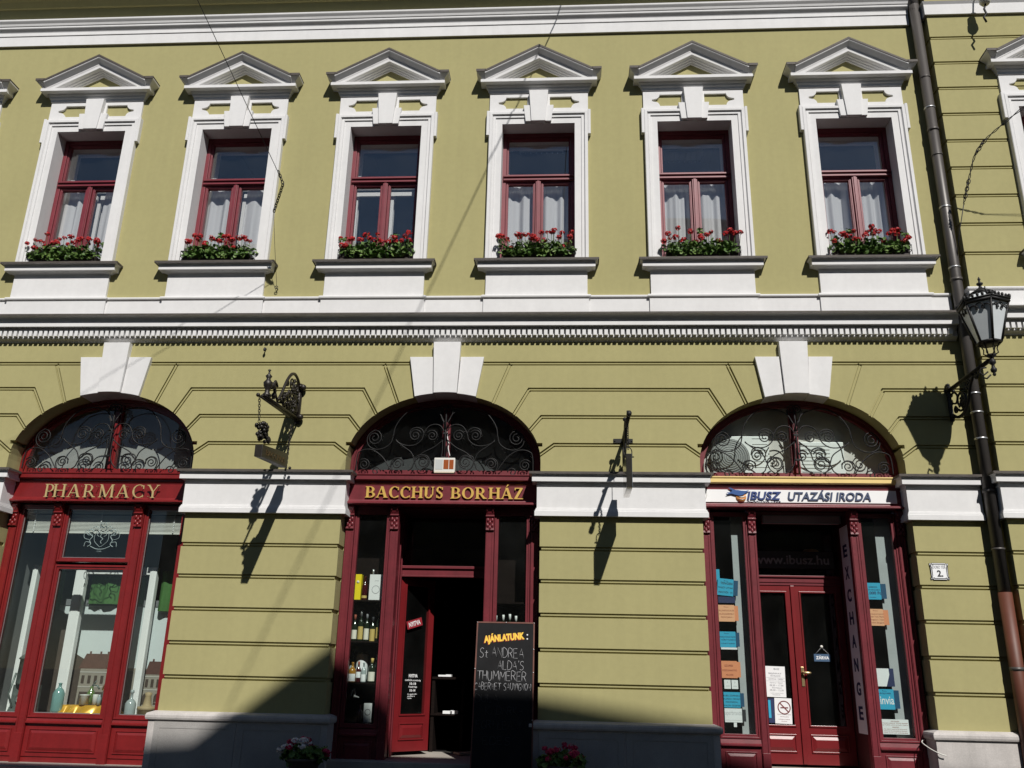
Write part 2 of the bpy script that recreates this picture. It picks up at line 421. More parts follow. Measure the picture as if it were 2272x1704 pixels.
# serif glyphs -----------------------------------------------------
def glyph(ch, T, t):
    """list of 2-D polygons, height 1, and the advance width"""
    P = []
    def quad(x0, z0, x1, z1, w): P.append([(x0 - w / 2, z0), (x0 + w / 2, z0), (x1 + w / 2, z1), (x1 - w / 2, z1)])
    def rect(x0, x1, z0, z1): P.append([(x0, z0), (x1, z0), (x1, z1), (x0, z1)])
    def ser(x, z, w, e=0.085):
        h = t * 0.85
        if z == 0: P.append([(x - w / 2 - e, 0), (x + w / 2 + e, 0), (x + w / 2 + e, h * .5), (x + w / 2, h * 1.6), (x - w / 2, h * 1.6), (x - w / 2 - e, h * .5)])
        else: P.append([(x - w / 2 - e, 1), (x - w / 2 - e, 1 - h * .5), (x - w / 2, 1 - h * 1.6), (x + w / 2, 1 - h * 1.6), (x + w / 2 + e, 1 - h * .5), (x + w / 2 + e, 1)])
    def ring(cx, cz, rx, rz, tx, tz, a0, a1, n=18):
        o = [(cx + rx * math.cos(a0 + (a1 - a0) * i / n), cz + rz * math.sin(a0 + (a1 - a0) * i / n)) for i in range(n + 1)]
        q = [(cx + (rx - tx) * math.cos(a0 + (a1 - a0) * i / n), cz + (rz - tz) * math.sin(a0 + (a1 - a0) * i / n)) for i in range(n + 1)]
        for i in range(n): P.append([o[i], o[i + 1], q[i + 1], q[i]])
    S = 0.09 + T / 2
    if ch in 'PRB':
        quad(S, 0, S, 1, T); ser(S, 0, T); ser(S, 1, T, 0.07)
        top = 0.5 if ch == 'B' else 0.46
        rz = (1 - top + t) / 2; cz = 1 - rz
        ring(S + .17, cz, .17 + T * .85, rz, T, t, -PI / 2, PI / 2)
        rect(S, S + .17, 1 - t, 1); rect(S, S + .17, cz - rz, cz - rz + t)
        w = S + .17 + T * .85
        if ch == 'B':
            rz = (top + t * .0 + .02) / 2
            ring(S + .19, rz, .21 + T * .85, rz, T, t, -PI / 2, PI / 2); rect(S, S + .19, 0, t); w = S + .4 + T * .85
        if ch == 'R':
            quad(S + .52, 0, S + .2, top + .03, T * 1.05); ser(S + .55, 0, T, 0.04); w = S + .6 + T / 2
        return P, w + .06
    if ch == 'H':
        for x in (S, S + .52): quad(x, 0, x, 1, T); ser(x, 0, T); ser(x, 1, T)
        rect(S, S + .52, .49, .49 + t * 1.1); return P, S + .52 + S
    if ch in 'AÁ':
        quad(.10, 0, .39, 1, t * 1.1); quad(.70, 0, .40, 1, T * 1.08); rect(.2, .6, .30, .30 + t); ser(.10, 0, t); ser(.70, 0, T)
        if ch == 'Á': P.append([(.36, 1.08), (.42, 1.08), (.56, 1.27), (.44, 1.27)])
        return P, .88
    if ch == 'M':
        quad(.14, 0, .16, 1, t * 1.1); quad(.16, 1, .48, .02, T * .95); quad(.48, 0.02, .80, 1, t * 1.1); quad(.84, 0, .82, 1, T)
        ser(.14, 0, t); ser(.84, 0, T); ser(.14, 1, t, .05); ser(.84, 1, T, .05); return P, 1.0
    if ch == 'C':
        ring(.44, .5, .40, .515, T, t, R(50), R(310), 26); rect(.66, .66 + t, .68, .95); rect(.66, .66 + t, .05, .22); return P, .80
    if ch == 'O': ring(.44, .5, .42, .515, T, t, 0, 2 * PI, 32); return P, .92
    if ch == 'U':
        quad(S, .3, S, 1, T); ser(S, 1, T); quad(S + .48, .3, S + .48, 1, t * 1.1); ser(S + .48, 1, t)
        ring(S + .24 - T / 4, .31, .24 + T / 4, .325, T * .8, t * 1.3, PI, 2 * PI); return P, S + .64
    if ch == 'S':
        ring(.30, .745, .22, .27, T * .75, t * 1.1, R(35), R(250), 16); ring(.32, .26, .23, .275, T * .8, t * 1.1, R(-150), R(75), 16)
        P.append([(.10, .66), (.24, .58), (.52, .33), (.42, .42), (.18, .6)]) if False else quad(.44, .37, .19, .63, T * 1.15)
        rect(.47, .47 + t, .74, .96); rect(.09, .09 + t, .04, .28); return P, .62
    if ch == 'Z':
        quad(.14, t * .5, .56, 1 - t * .5, T * 1.1); rect(.08, .62, 1 - t * 1.1, 1); rect(.06, .66, 0, t * 1.1)
        rect(.07, .07 + t, .78, 1); rect(.61, .61 + t, 0, .24); return P, .74
    if ch == 'Y':
        quad(.40, 0, .40, .48, T); ser(.40, 0, T); quad(.40, .46, .12, 1, T); quad(.42, .46, .68, 1, t * 1.1); ser(.12, 1, T, .06); ser(.68, 1, t); return P, .78
    return P, .34
def serif_text(body, x0, x1, z0, z1, d, depth, T=.15, t=.06, gap=.0):
    lay = []; x = 0
    for ch in body:
        P, w = glyph(ch, T, t)
        lay.append((x, P)); x += w + gap
    s = (x1 - x0) / x; h = z1 - z0; mb = MB(); k = 0
    for ox, P in lay:
        for p in P:
            k += 1
            mb.prism([(x0 + (ox + q[0]) * s, z0 + q[1] * h) for q in p], d, d + depth + (k % 17) * 0.00022)
    return mb

# ================================================================== SETTING
WIN = [-6.991 + 2.1935 * i for i in range(-1, 6)]
ARC = [-6.005, -1.56, 2.87]
HW, AZ, AB = 1.232, 3.555, 0.882          # arch: half width, centre height, rise
XL, XR = -11.5, 5.10                       # main facade
DB = 0.20                                  # the neighbour stands proud by this much
def arch_pts(cx, hw=HW, b=AB, z0=-0.4, n=40, zc=AZ):
    pts = [(cx - hw, z0)]
    pts += [(cx - hw * math.cos(PI * i / n), zc + b * math.sin(PI * i / n)) for i in range(n + 1)]
    return pts + [(cx + hw, z0)]

g = MB(); g.add([(-400, -400, -0.16), (400, -400, -0.16), (400, 400, -0.16), (-400, 400, -0.16)], [(0, 1, 2, 3)])
ground = obj('ground', g, PAVE); ground['kind'] = 'structure'
g = MB(); g.box(-14, 14, 0.09, 1.5, -0.2, -0.10)
pav = obj('pavement', g, mat('paving_slabs', (0.20, 0.195, 0.19), 0.85, 0.12, 2, 0.3, 60, var2=0.12, v2scale=30)); pav['kind'] = 'structure'

main = thing('main_building', 'olive-yellow two-storey corner house with white trim, pedimented windows and three red shopfronts', 'building')
nb = thing('neighbouring_building', 'olive-yellow building right of the drainpipe with grooved upper walls', 'building', (5.1, 0, -0.16))
NBO = (5.1, 0, -0.16)

def strip(pts, off0, off1):
    """polygon between two offsets of a polyline (mitred)"""
    n = len(pts); A = []; B = []
    for i in range(n):
        a = Vector(pts[i]) - Vector(pts[i - 1]) if i else None
        b = Vector(pts[i + 1]) - Vector(pts[i]) if i < n - 1 else None
        a = a or b; b = b or a; a = a.normalized(); b = b.normalized()
        na, nb_ = Vector((-a.y, a.x)), Vector((-b.y, b.x)); l = (na + nb_).normalized(); l = l / max(.3, l.dot(na))
        p = Vector(pts[i]); A.append(tuple(p + l * off0)); B.append(tuple(p + l * off1))
    return A + B[::-1]

ARCHG = [((1.40, 3.768), (1.16, 3.59)), ((1.24, 4.132), (1.05, 3.90)), ((1.08, 4.497), (0.86, 4.11))]
PIERG = [2.475, 2.09, 1.70, 1.305, 0.917]

def boolean(mesh_obj, cutter_mbs, off=(0, 0, 0)):
    for mb in cutter_mbs:
        co = bpy.data.objects.new('cutter', mb.mesh('cutter')); COL.objects.link(co); co.location = off
        md = mesh_obj.modifiers.new('cut', 'BOOLEAN'); md.operation = 'DIFFERENCE'; md.object = co; md.solver = 'EXACT'; md.use_self = True
        dg = bpy.context.evaluated_depsgraph_get()
        me = bpy.data.meshes.new_from_object(mesh_obj.evaluated_get(dg))
        mesh_obj.modifiers.clear(); mesh_obj.data = me
        bpy.data.objects.remove(co)

def groove_cut(mb_sh, mb_dp, pts, d=0.0):
    mb_sh.prism(strip(pts, -0.027, 0.027), d - 0.007, d + 0.1)
    mb_dp.prism(strip(pts, 0.0075, 0.027), d - 0.026, d + 0.1)
    mb_dp.prism(strip(pts, -0.027, -0.0075), d - 0.026, d + 0.1)

w = MB(); w.box(XL, XR, -0.35, 0.0, -0.3, 11.1)
wall = obj('wall', w, YEL, main)
op = MB()
for cx in ARC: op.prism(arch_pts(cx), -0.5, 0.3)
for cx in WIN[0:]: op.box(cx - .535, cx + .535, -0.5, 0.3, 6.27, 8.495)
ring_ = MB()
for z in PIERG + [3.768]:
    for cx in ARC: ring_.box(cx - HW - .02, cx + HW + .02, -.27, .3, z - .0235, z + .0235)
sh, dp = MB(), MB()
shL = []
for z in PIERG:
    groove_cut(sh, dp, [(XL - .1, z), (XR + .1, z)])
sh2, dp2 = MB(), MB()
groove_cut(sh2, dp2, [(XL - .1, 4.853), (XR + .1, 4.853)])
for (bx, bz), (ex, ez) in ARCHG:
    ext = lambda c, s: (c + s * ex - s * (bx - ex) * .25, ez - (bz - ez) * .25)
    for i, cx in enumerate(ARC):
        L_ = [(XL - .1, bz)] if i == 0 else None
        if i == 0: groove_cut(sh2, dp2, [(XL - .1, bz), (cx - bx, bz), ext(cx, -1)])
        if i < 2: groove_cut(sh2, dp2, [ext(cx, 1), (cx + bx, bz), (ARC[i + 1] - bx, bz), ext(ARC[i + 1], -1)])
        else: groove_cut(sh2, dp2, [ext(cx, 1), (cx + bx, bz), (XR + .1, bz)])
sh3, dp3 = MB(), MB()
for cx in ARC:
    for s in (-1, 1):
        groove_cut(sh3, dp3, [(cx + s * .833, 4.85), (cx + s * .60, 4.26)])
boolean(wall, [op, ring_, sh, dp, sh2, dp2, sh3, dp3])
wall.data.materials.clear(); wall.data.materials.append(YEL)
for p in wall.data.polygons: p.use_smooth = False

# neighbouring wall
w = MB(); w.box(XR + .003, 12.0, -0.35, DB, -0.3, 11.1)
wall2 = obj('wall', w, YEL, nb, NBO)
NWX = 6.62
op = MB(); op.box(NWX - .535 - NBO[0], NWX + .535 - NBO[0], -0.5, 0.4, 6.27 - NBO[2], 8.495 - NBO[2])
sh, dp = MB(), MB()
for z in [6.286 + .4212 * i for i in range(0, 10)] + [4.853, 4.495, 4.132, 3.768] + PIERG:
    if 9.99 < z: continue
    pts = [(-.5, z - NBO[2]), (8, z - NBO[2])]
    groove_cut(sh, dp, pts, DB)
    sh.box(-.05, .017, -.02, DB + .1, z - NBO[2] - .0235, z - NBO[2] + .0235)
boolean(wall2, [op, sh, dp], NBO)
wall2.data.materials.clear(); wall2.data.materials.append(YEL)

# ---------------------------------------------------------------- mouldings
OUT = (0, 0, 1)
def mould(prof, x0, x1, d=0.0, ret0=None, ret1=None):
    """horizontal moulding, optional returns (depth of the return) at each end"""
    path = []
    if ret0 is not None: path.append((x0, -d + ret0, 0))
    path += [(x0, -d, 0), (x1, -d, 0)]
    if ret1 is not None: path.append((x1, -d + ret1, 0))
    mb = MB(); mb.sweep(path, OUT, prof); return mb

CORN = [(-.02, 5.150), (.004, 5.152), (.012, 5.164), (.030, 5.176), (.050, 5.186), (.060, 5.198), (.06, 5.29), (.072, 5.292), (.075, 5.33),
        (.150, 5.33), (.150, 5.402), (.156, 5.406), (.158, 5.425), (.163, 5.441), (.178, 5.452), (.200, 5.458), (.222, 5.461), (.222, 5.476), (-.02, 5.535)]
BAND = [(-.02, 5.49), (.030, 5.49), (.030, 5.755), (.036, 5.760), (.052, 5.768), (.056, 5.782), (.052, 5.795), (.03, 5.803), (-.02, 5.806)]
ENT = [(-.02, 10.04), (.035, 10.04), (.035, 10.212), (.047, 10.216), (.047, 10.272), (.058, 10.29), (.085, 10.315), (.092, 10.325), (.092, 10.352),
       (.102, 10.358), (.112, 10.39), (.135, 10.42), (.140, 10.43), (.140, 10.452), (-.02, 10.475)]
STRC = [(-.03, 2.863), (.066, 2.863), (.066, 2.922), (.058, 2.926), (.058, 2.942), (.050, 2.946), (.050, 2.958), (.040, 2.962),
        (.040, 3.232), (.047, 3.236), (.047, 3.248), (.040, 3.252), (.040, 3.283), (.100, 3.283), (.100, 3.346), (.103, 3.350), (.104, 3.366), (.112, 3.373), (.130, 3.376), (.130, 3.390), (-.03, 3.425)]
PLINP = [(-.03, -.3), (.065, -.3), (.065, .435), (.07, .44), (.09, .448), (.097, .468), (.097, .495), (.088, .515), (.065, .525), (.02, .54), (-.03, .54)]

def part_pair(name, mb, mt, bev=0.0): return obj(name, mb, mt, main, bev=bev)
XE = 4.925                                 # mouldings stop short of the rainwater pipe in the corner
part_pair('cornice', mould(CORN, XL, XE), WHT)
cf = MB(); cf.sweep([(XL, 0, 0), (XE, 0, 0)], OUT, [(-.02, 5.537), (.224, 5.478), (.2235, 5.458), (.228, 5.458), (.228, 5.482), (-.02, 5.544)])
part_pair('cornice_flashing', cf, FLASH)
dent = MB(); x = XL
while x < XE - .05:
    dent.box(x, x + .0445, .055, .105, 5.212, 5.2915); x += .0709
part_pair('dentil_course', dent, WHT)
part_pair('entablature', mould(ENT, XL, XE), WHT)
part_pair('base_band', mould(BAND, XL, XE), WHT)
for cx in WIN:
    pb = MB(); pb.sweep([(cx - .675, -.029 + .03, 0), (cx - .675, -.029, 0), (cx + .675, -.029, 0), (cx + .675, -.029 + .03, 0)], OUT,
                        [(-.028, 5.49), (.026, 5.49), (.026, 5.752), (.032, 5.757), (.048, 5.765), (.052, 5.781), (.048, 5.795), (.03, 5.805), (-.028, 5.812)])
    part_pair('band_pedestal', pb, WHT)
ev = MB()
ev.xprism([(-.3, 11.02), (.42, 11.08), (.52, 11.08), (.52, 11.16), (.60, 11.17), (.62, 11.24), (-.3, 11.55)], XL, XR)
part_pair('eaves', ev, YEL)
fm = mould([(-.02, 10.76), (.03, 10.765), (.05, 10.80), (.08, 10.84), (.12, 10.86), (.14, 10.93), (.15, 11.05), (-.02, 11.05)], XL, XR - .01)
part_pair('eaves_moulding', fm, YEL)

# string course and plinth: runs between openings, turning into the reveals
runs = [(XL, ARC[0] - HW, None, .22), (ARC[0] + HW, ARC[1] - HW, .22, .22), (ARC[1] + HW, ARC[2] - HW, .22, .22), (ARC[2] + HW, XE, .22, None)]
for x0, x1, r0, r1 in runs:
    mb = mould(STRC, x0, x1, 0, r0, r1); obj('string_course', mb, WHT, main)
    fl = MB(); fl.sweep(([(x0, r0, 0)] if r0 else []) + [(x0, 0, 0), (x1, 0, 0)] + ([(x1, r1, 0)] if r1 else []), OUT, [(-.02, 3.428), (.1315, 3.3925), (.1315, 3.372), (.136, 3.372), (.136, 3.399), (-.02, 3.436)])
    obj('string_course_flashing', fl, FLASH, main)
    obj('plinth', mould(PLINP, x0, x1, 0, r0, r1), PLIN, main)
    # plinth slabs with margins
    if x0 > 4: continue
    n = max(1, round((x1 - x0) / 1.0)); wdt = (x1 - x0) / n; sl = MB()
    for i in range(n):
        a, b = x0 + i * wdt + .012, x0 + (i + 1) * wdt - .012
        a2, b2 = a + .07, b - .07
        sl.prism([[(a, -.2), (b, -.2), (b, .425), (a, .425)], [(a2, -.2 + .07), (b2, -.13), (b2, .355), (a2, .355)]], .066, .0715)
        sl.box(a2 + .001, b2 - .001, .0655, .0675, -.129, .354)
    obj('plinth_slab', sl, PLINBODY, main, bev=.004)
# keystones of the arches
for cx in ARC:
    k = MB(); zt = lambda q: AZ + AB * math.sqrt(max(0, 1 - (q / HW) ** 2)) - .004
    def wedge(xa, xb, xta, xtb, ztop, d):
        n = 6; low = [(cx + xa + (xb - xa) * i / n, zt(xa + (xb - xa) * i / n)) for i in range(n + 1)]
        k.prism(low + [(cx + xtb, ztop), (cx + xta, ztop)], -.27, d)
    wedge(-.150, .150, -.178, .178, 5.125, .085)
    wedge(-.395, -.154, -.485, -.182, 4.928, .05)
    wedge(.154, .395, .182, .485, 4.928, .05)
    obj('keystone', k, WHT, main, bev=.004)

# ---------------------------------------------------------------- upstairs windows (built once at x = 0, wall plane d = 0)
SILLP = [(-.02, 6.152), (.042, 6.154), (.052, 6.160), (.058, 6.166), (.080, 6.170), (.085, 6.177), (.126, 6.179), (.126, 6.216), (.128, 6.222), (.129, 6.248), (.133, 6.260), (.145, 6.267), (.160, 6.268), (.160, 6.284), (-.02, 6.30)]
def ring_cut(x):  # cartouche corner arcs
    pass
def win_meshes():
    M = {}
    s = MB(); s.sweep([(-.66, .02, 0), (-.66, 0, 0), (.66, 0, 0), (.66, .02, 0)], OUT, [(p - .0, z) for p, z in SILLP])
    M['sill'] = s
    f = MB(); f.sweep([(-.66, .02, 0), (-.66, 0, 0), (.66, 0, 0), (.66, .02, 0)], OUT, [(-.02, 6.303), (.162, 6.2865), (.170, 6.282), (.170, 6.262), (.174, 6.262), (.174, 6.290), (-.02, 6.312)])
    f.box(-.515, .515, -.22, .02, 6.285, 6.305)
    M['sill_flashing'] = f
    a = MB(); a.box(-.68, .68, -.02, .040, 5.807, 6.1525); M['apron'] = a
    # architrave with fillets; path inner edge of the opening
    ar = MB()
    path = [(-.515, 0, 6.30), (-.515, 0, 8.475), (.515, 0, 8.475), (.515, 0, 6.30)]
    prof = [(0, -.20), (0, .040), (-.092, .040), (-.095, .056), (-.126, .056), (-.129, .050), (-.139, .066), (-.143, .078), (-.178, .078), (-.185, .070), (-.185, -.02), (-.185, -.02), (-.14, -.02), (-.14, -.20)]
    ar.sweep(path, (0, -1, 0), prof)
    for sgn in (-1, 1):
        ar.sweep([(sgn * .7005, 0, 8.275), (sgn * .7005, 0, 8.676)][::sgn], (0, -1, 0), [(0, -.02), (0, .0705), (.006, .078), (.034, .078), (.040, .07), (.040, -.02)])
    M['architrave'] = ar
    # frieze with two cartouches
    fr = MB()
    def cart(sgn):
        pts = [(.13, .725), (.25, .725), (.47, .725)]
        z0, z1 = 8.738, 8.928; zm = (z0 + z1) / 2; out = [(.16, z0), (.465, z0)]
        for i in range(1, 7): an = R(180 - 15 * i); out.append((.545 + .078 * math.cos(an), z0 - .004 + .078 * math.sin(an)))
        out += [(.578, zm - .012), (.578, zm + .012)]
        for i in range(1, 7): an = R(-90 - 15 * i); out.append((.545 + .078 * math.cos(an), z1 + .004 + .078 * math.sin(an)))
        out += [(.465, z1), (.16, z1)]
        return [(sgn * x, z) for x, z in out]
    fr.prism([[(-.705, 8.661), (.705, 8.661), (.705, 9.02), (-.705, 9.02)], cart(1), cart(-1)], -.02, .032)
    M['frieze'] = fr
    # keystone: outer step and raised centre
    k = MB()
    k.prism([(-.182, 8.49), (.182, 8.49), (.215, 8.757), (-.215, 8.757)], -.1, .082)
    k.prism([(-.100, 8.482), (.100, 8.482), (.136, 8.998), (-.136, 8.998)], -.1, .104)
    M['keystone'] = k
    # pediment
    p = MB()
    H = [(-.02, 8.99), (.045, 8.992), (.05, 9.028), (.060, 9.036), (.066, 9.044), (.068, 9.070), (.080, 9.078), (.090, 9.092), (.092, 9.106), (.163, 9.110), (.163, 9.156), (.150, 9.165), (-.02, 9.168)]
    p.sweep([(-.672, .02, 0), (-.672, 0, 0), (.672, 0, 0), (.672, .02, 0)], OUT, H)
    rk = MB(); sl = .547; L0 = 1.15
    RP = [(0, -.02), (0, .026), (.018, .030), (.022, .05), (.038, .056), (.042, .08), (.056, .088), (.060, .142), (.100, .147), (.106, .152), (.118, .154), (.124, .160), (.162, .214), (.169, .222), (.198, .222), (.2015, .21), (.2015, -.02)]
    rk.sweep([(-L0, 0, 9.45 - sl * L0), (0, 0, 9.45), (L0, 0, 9.45 - sl * L0)], (0, -1, 0), [(-q, r) for q, r in RP])
    bm = bmesh.new(); me = rk.mesh('t'); bm.from_mesh(me)
    for co, no in (((0, 0, 9.1665), (0, 0, -1)), ((.772, 0, 0), (1, 0, 0)), ((-.772, 0, 0), (-1, 0, 0))):
        bmesh.ops.bisect_plane(bm, geom=bm.verts[:] + bm.edges[:] + bm.faces[:], plane_co=co, plane_no=no, clear_outer=True)
        bmesh.ops.holes_fill(bm, edges=[e for e in bm.edges if e.is_boundary], sides=0)
    rk2 = MB(); bm.verts.index_update(); rk2.add([v.co for v in bm.verts], [[v.index for v in f_.verts] for f_ in bm.faces]); bm.free()
    CY = [(-.07, 9.168), (0, 9.168), (.003, 9.176), (.007, 9.190), (.062, 9.236), (.072, 9.246), (.072, 9.268), (-.07, 9.272)]
    ends = MB()
    for sgn in (-1, 1):
        pth = [(sgn * .822, -.005, 0), (sgn * .822, -.1503, 0), (sgn * .748, -.1503, 0)]
        ends.sweep(pth if sgn < 0 else pth[::-1], OUT, CY)
    M['pediment'] = join(p, rk2, ends)
    fl = MB()   # metal covering on the raking top
    fl.sweep([(-.775, 0, 9.2765), (-.752, 0, 9.2765), (0, 0, 9.688), (.752, 0, 9.2765), (.775, 0, 9.2765)], (0, -1, 0), [(-.001, -.02), (-.001, .230), (.026, .230), (.026, .2255), (-.009, .2255), (-.009, -.02)])
    for sgn in (-1, 1):
        xs = sorted((sgn * .774, sgn * .884)); fl.box(xs[0] - .015, xs[1] + .015, -.02, .230, 9.2735, 9.284); fl.box(xs[0] - .015, xs[1] + .015, .2255, .230, 9.246, 9.2735)
    M['pediment_flashing'] = fl
    # timber window
    fr = MB()
    fr.prism([[(-.53, 6.29), (.53, 6.29), (.53, 8.49), (-.53, 8.49)], [(-.462, 6.36), (.462, 6.36), (.462, 8.415), (-.462, 8.415)]], -.30, -.205)
    fr.box(-.50, .50, -.30, -.190, 7.680, 7.775)
    fr.box(-.497, .497, -.19, -.168, 7.745, 7.770); fr.box(-.497, .497, -.19, -.176, 7.690, 7.708)
    fr.box(-.036, .036, -.30, -.192, 6.36, 7.68); fr.box(-.018, .018, -.193, -.180, 6.36, 7.68)
    M['window'] = fr
    sa = MB()
    def sash(x0, x1, z0, z1, w_=.036, d0=-.285, d1=-.222):
        sa.prism([[(x0, z0), (x1, z0), (x1, z1), (x0, z1)], [(x0 + w_, z0 + w_), (x1 - w_, z0 + w_), (x1 - w_, z1 - w_), (x0 + w_, z1 - w_)]], d0, d1)
        sa.prism([[(x0 + .008, z0 + .008), (x1 - .008, z0 + .008), (x1 - .008, z1 - .008), (x0 + .008, z1 - .008)], [(x0 + w_ - .012, z0 + w_ - .012), (x1 - w_ + .012, z0 + w_ - .012), (x1 - w_ + .012, z1 - w_ + .012), (x0 + w_ - .012, z1 - w_ + .012)]], d1 - .001, d1 + .008)
    sash(-.460, -.038, 6.362, 7.678); sash(.038, .460, 6.362, 7.678); sash(-.460, .460, 7.777, 8.413, .03)
    M['sash'] = sa
    gl = MB()
    for x0, x1, z0, z1 in ((-.43, -.07, 6.39, 7.65), (.07, .43, 6.39, 7.65), (-.435, .435, 7.80, 8.39)):
        gl.box(x0, x1, -.256, -.252, z0, z1)
    M['pane'] = gl
    # inner white casement frame of the double window
    iw = MB()
    for x0, x1, z0, z1 in ((-.50, -.025, 6.33, 7.69), (.025, .50, 6.33, 7.69), (-.50, .50, 7.75, 8.44)):
        iw.prism([[(x0, z0), (x1, z0), (x1, z1), (x0, z1)], [(x0 + .065, z0 + .06), (x1 - .065, z0 + .06), (x1 - .065, z1 - .06), (x0 + .065, z1 - .06)]], -.50, -.46)
    iw.prism([[(-.56, 6.26), (.56, 6.26), (.56, 8.50), (-.56, 8.50)], [(-.50, 6.32), (.50, 6.32), (.50, 8.44), (-.50, 8.44)]], -.54, -.30)
    M['inner_casement'] = iw
    return M
WM = win_meshes()
WMAT = dict(sill=WHT, sill_flashing=FLASH, apron=WHT, architrave=WHT, frieze=WHT, keystone=WHT, pediment=WHT, pediment_flashing=FLASH, window=REDW, sash=REDW, pane=GLASS, inner_casement=WHITE)
WBEV = dict(frieze=.004, keystone=.005, apron=.004, window=.003, sash=.002)
WME = {k: v.mesh(k) for k, v in WM.items()}
def curtain(x0, x1, z0, z1, seed, d=-.375, amp=1.0):
    rnd = random.Random(seed); n = 60; ph = [rnd.uniform(0, 6.28) for _ in range(4)]; fr = [rnd.uniform(28, 36), rnd.uniform(50, 66), rnd.uniform(12, 18)]
    mb = MB(); mb.smooth = True; rows = 5; vs = []
    for j in range(rows):
        t = j / (rows - 1); z = z1 + (z0 - z1) * t; a = (.018 + .020 * t) * amp
        for i in range(n + 1):
            x = x0 + (x1 - x0) * i / n
            vs.append(V(x, z, d + a * math.sin(fr[0] * x + ph[0]) + a * .5 * math.sin(fr[1] * x + ph[1] + t) + a * .6 * math.sin(fr[2] * x + ph[2])))
    mb.add(vs, [(j * (n + 1) + i, j * (n + 1) + i + 1, (j + 1) * (n + 1) + i + 1, (j + 1) * (n + 1) + i) for j in range(rows - 1) for i in range(n)])
    return mb
CURT = {0: [(-.46, .0), (.0, .46)], 1: [(-.475, -.01), (.14, .475)], 2: [(-.475, .01), (.10, .475)], 3: None, 4: [(-.475, -.01), (.01, .44)], 5: [(-.475, -.01), (.02, .45)], 6: [(-.475, -.02), (.03, .43)]}
def place_window(i, cx, d, root, org):
    base = Vector((cx, -d, 0)) - Vector(org)
    w_ = bpy.data.objects.new('window', WME['window']); COL.objects.link(w_); w_.parent = root; w_.location = base
    for k, me in WME.items():
        if k == 'window': o = w_
        else:
            o = bpy.data.objects.new(k, me); COL.objects.link(o); o.parent = w_
        if not me.materials: me.materials.append(WMAT[k])
        if k in WBEV:
            b = o.modifiers.new('bevel', 'BEVEL'); b.width = WBEV[k]; b.segments = 2; b.limit_method = 'ANGLE'; b.angle_limit = R(40)
    if CURT.get(i):
        for n_, (a, b) in enumerate(CURT[i]): obj('curtain', curtain(a, b, 6.25, 7.72, i * 7 + n_), SHEER, w_)
    if i in (1, 2, 3):
        e_ = MB(); a = .055 if i != 3 else .05; e_.box(a, a + .05, -.40, -.36, 6.34, 7.55); obj('open_casement', e_, WHITE, w_, bev=.004)
        if i == 3: e_ = MB(); e_.box(-.455, -.425, -.40, -.36, 6.34, 7.55); obj('open_casement', e_, WHITE, w_, bev=.004)
    return w_
for i, cx in enumerate(WIN): place_window(i, cx, 0.0, main, (0, 0, 0))
place_window(5, NWX, DB, nb, NBO)

# rooms behind the upper windows
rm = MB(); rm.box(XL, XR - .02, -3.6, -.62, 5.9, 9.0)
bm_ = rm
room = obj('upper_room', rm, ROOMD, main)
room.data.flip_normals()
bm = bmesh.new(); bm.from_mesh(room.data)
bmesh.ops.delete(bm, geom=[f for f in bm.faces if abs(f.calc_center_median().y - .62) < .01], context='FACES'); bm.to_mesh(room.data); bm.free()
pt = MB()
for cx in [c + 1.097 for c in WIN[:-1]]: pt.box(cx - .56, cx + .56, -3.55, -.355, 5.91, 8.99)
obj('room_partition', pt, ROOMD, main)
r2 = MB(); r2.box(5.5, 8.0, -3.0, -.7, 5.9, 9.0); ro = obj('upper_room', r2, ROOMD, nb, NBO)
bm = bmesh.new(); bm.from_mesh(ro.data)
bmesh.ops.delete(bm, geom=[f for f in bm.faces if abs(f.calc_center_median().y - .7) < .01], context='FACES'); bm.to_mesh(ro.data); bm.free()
for cx, dd in ((WIN[4], -1.2), (WIN[5], -1.5)):
    t = thing('ceiling_lamp', 'louvred office lamp on the ceiling behind the fourth upstairs window' if cx == WIN[4] else 'louvred office lamp on the ceiling behind the fifth upstairs window', 'lamp', (cx, -dd, 8.95), 'louvred lamps on the upstairs ceiling')
    b = MB(); b.box(cx - .35, cx + .35, dd - .12, dd + .12, 8.90, 8.95); obj('housing', b, WHITE, t, (cx, -dd, 8.95))
    b = MB()
    for k in range(9): b.box(cx - .34 + k * .085, cx - .334 + k * .085, dd - .11, dd + .11, 8.86, 8.90)
    obj('louvre', b, WHITE, t, (cx, -dd, 8.95))

# neighbour's mouldings
def nbp(name, mb, mt, **k): return obj(name, mb, mt, nb, NBO, **k)
nx0, nx1 = XR + .003, 12.0
for nm, pr, mt in (('cornice', CORN, WHT), ('entablature', ENT[:3] + [(.06, 10.25), (-.02, 10.27)], WHT), ('base_band', BAND, WHT), ('string_course', STRC, WHT), ('plinth', PLINP, PLIN)):
    nbp(nm, mould(pr, nx0, nx1, DB, DB + .1, None), mt)
dn = MB(); x = nx0 + .02
while x < 9:
    dn.box(x, x + .0445, DB + .055, DB + .105, 5.212, 5.2915); x += .0709
nbp('dentil_course', dn, WHT)
nbp('band_pedestal', mould([(-.0, 5.49), (.055, 5.49), (.055, 5.752), (.08, 5.765), (.08, 5.79), (0, 5.81)], NWX - .675, NWX + .675, DB, .02, .02), WHT)
fl = MB(); fl.sweep([(nx0, .1, 0), (nx0, -DB, 0), (nx1, -DB, 0)], OUT, [(-.02, 3.428), (.1315, 3.3925), (.1315, 3.372), (.136, 3.372), (.136, 3.399), (-.02, 3.436)])
nbp('string_course_flashing', fl, FLASH)
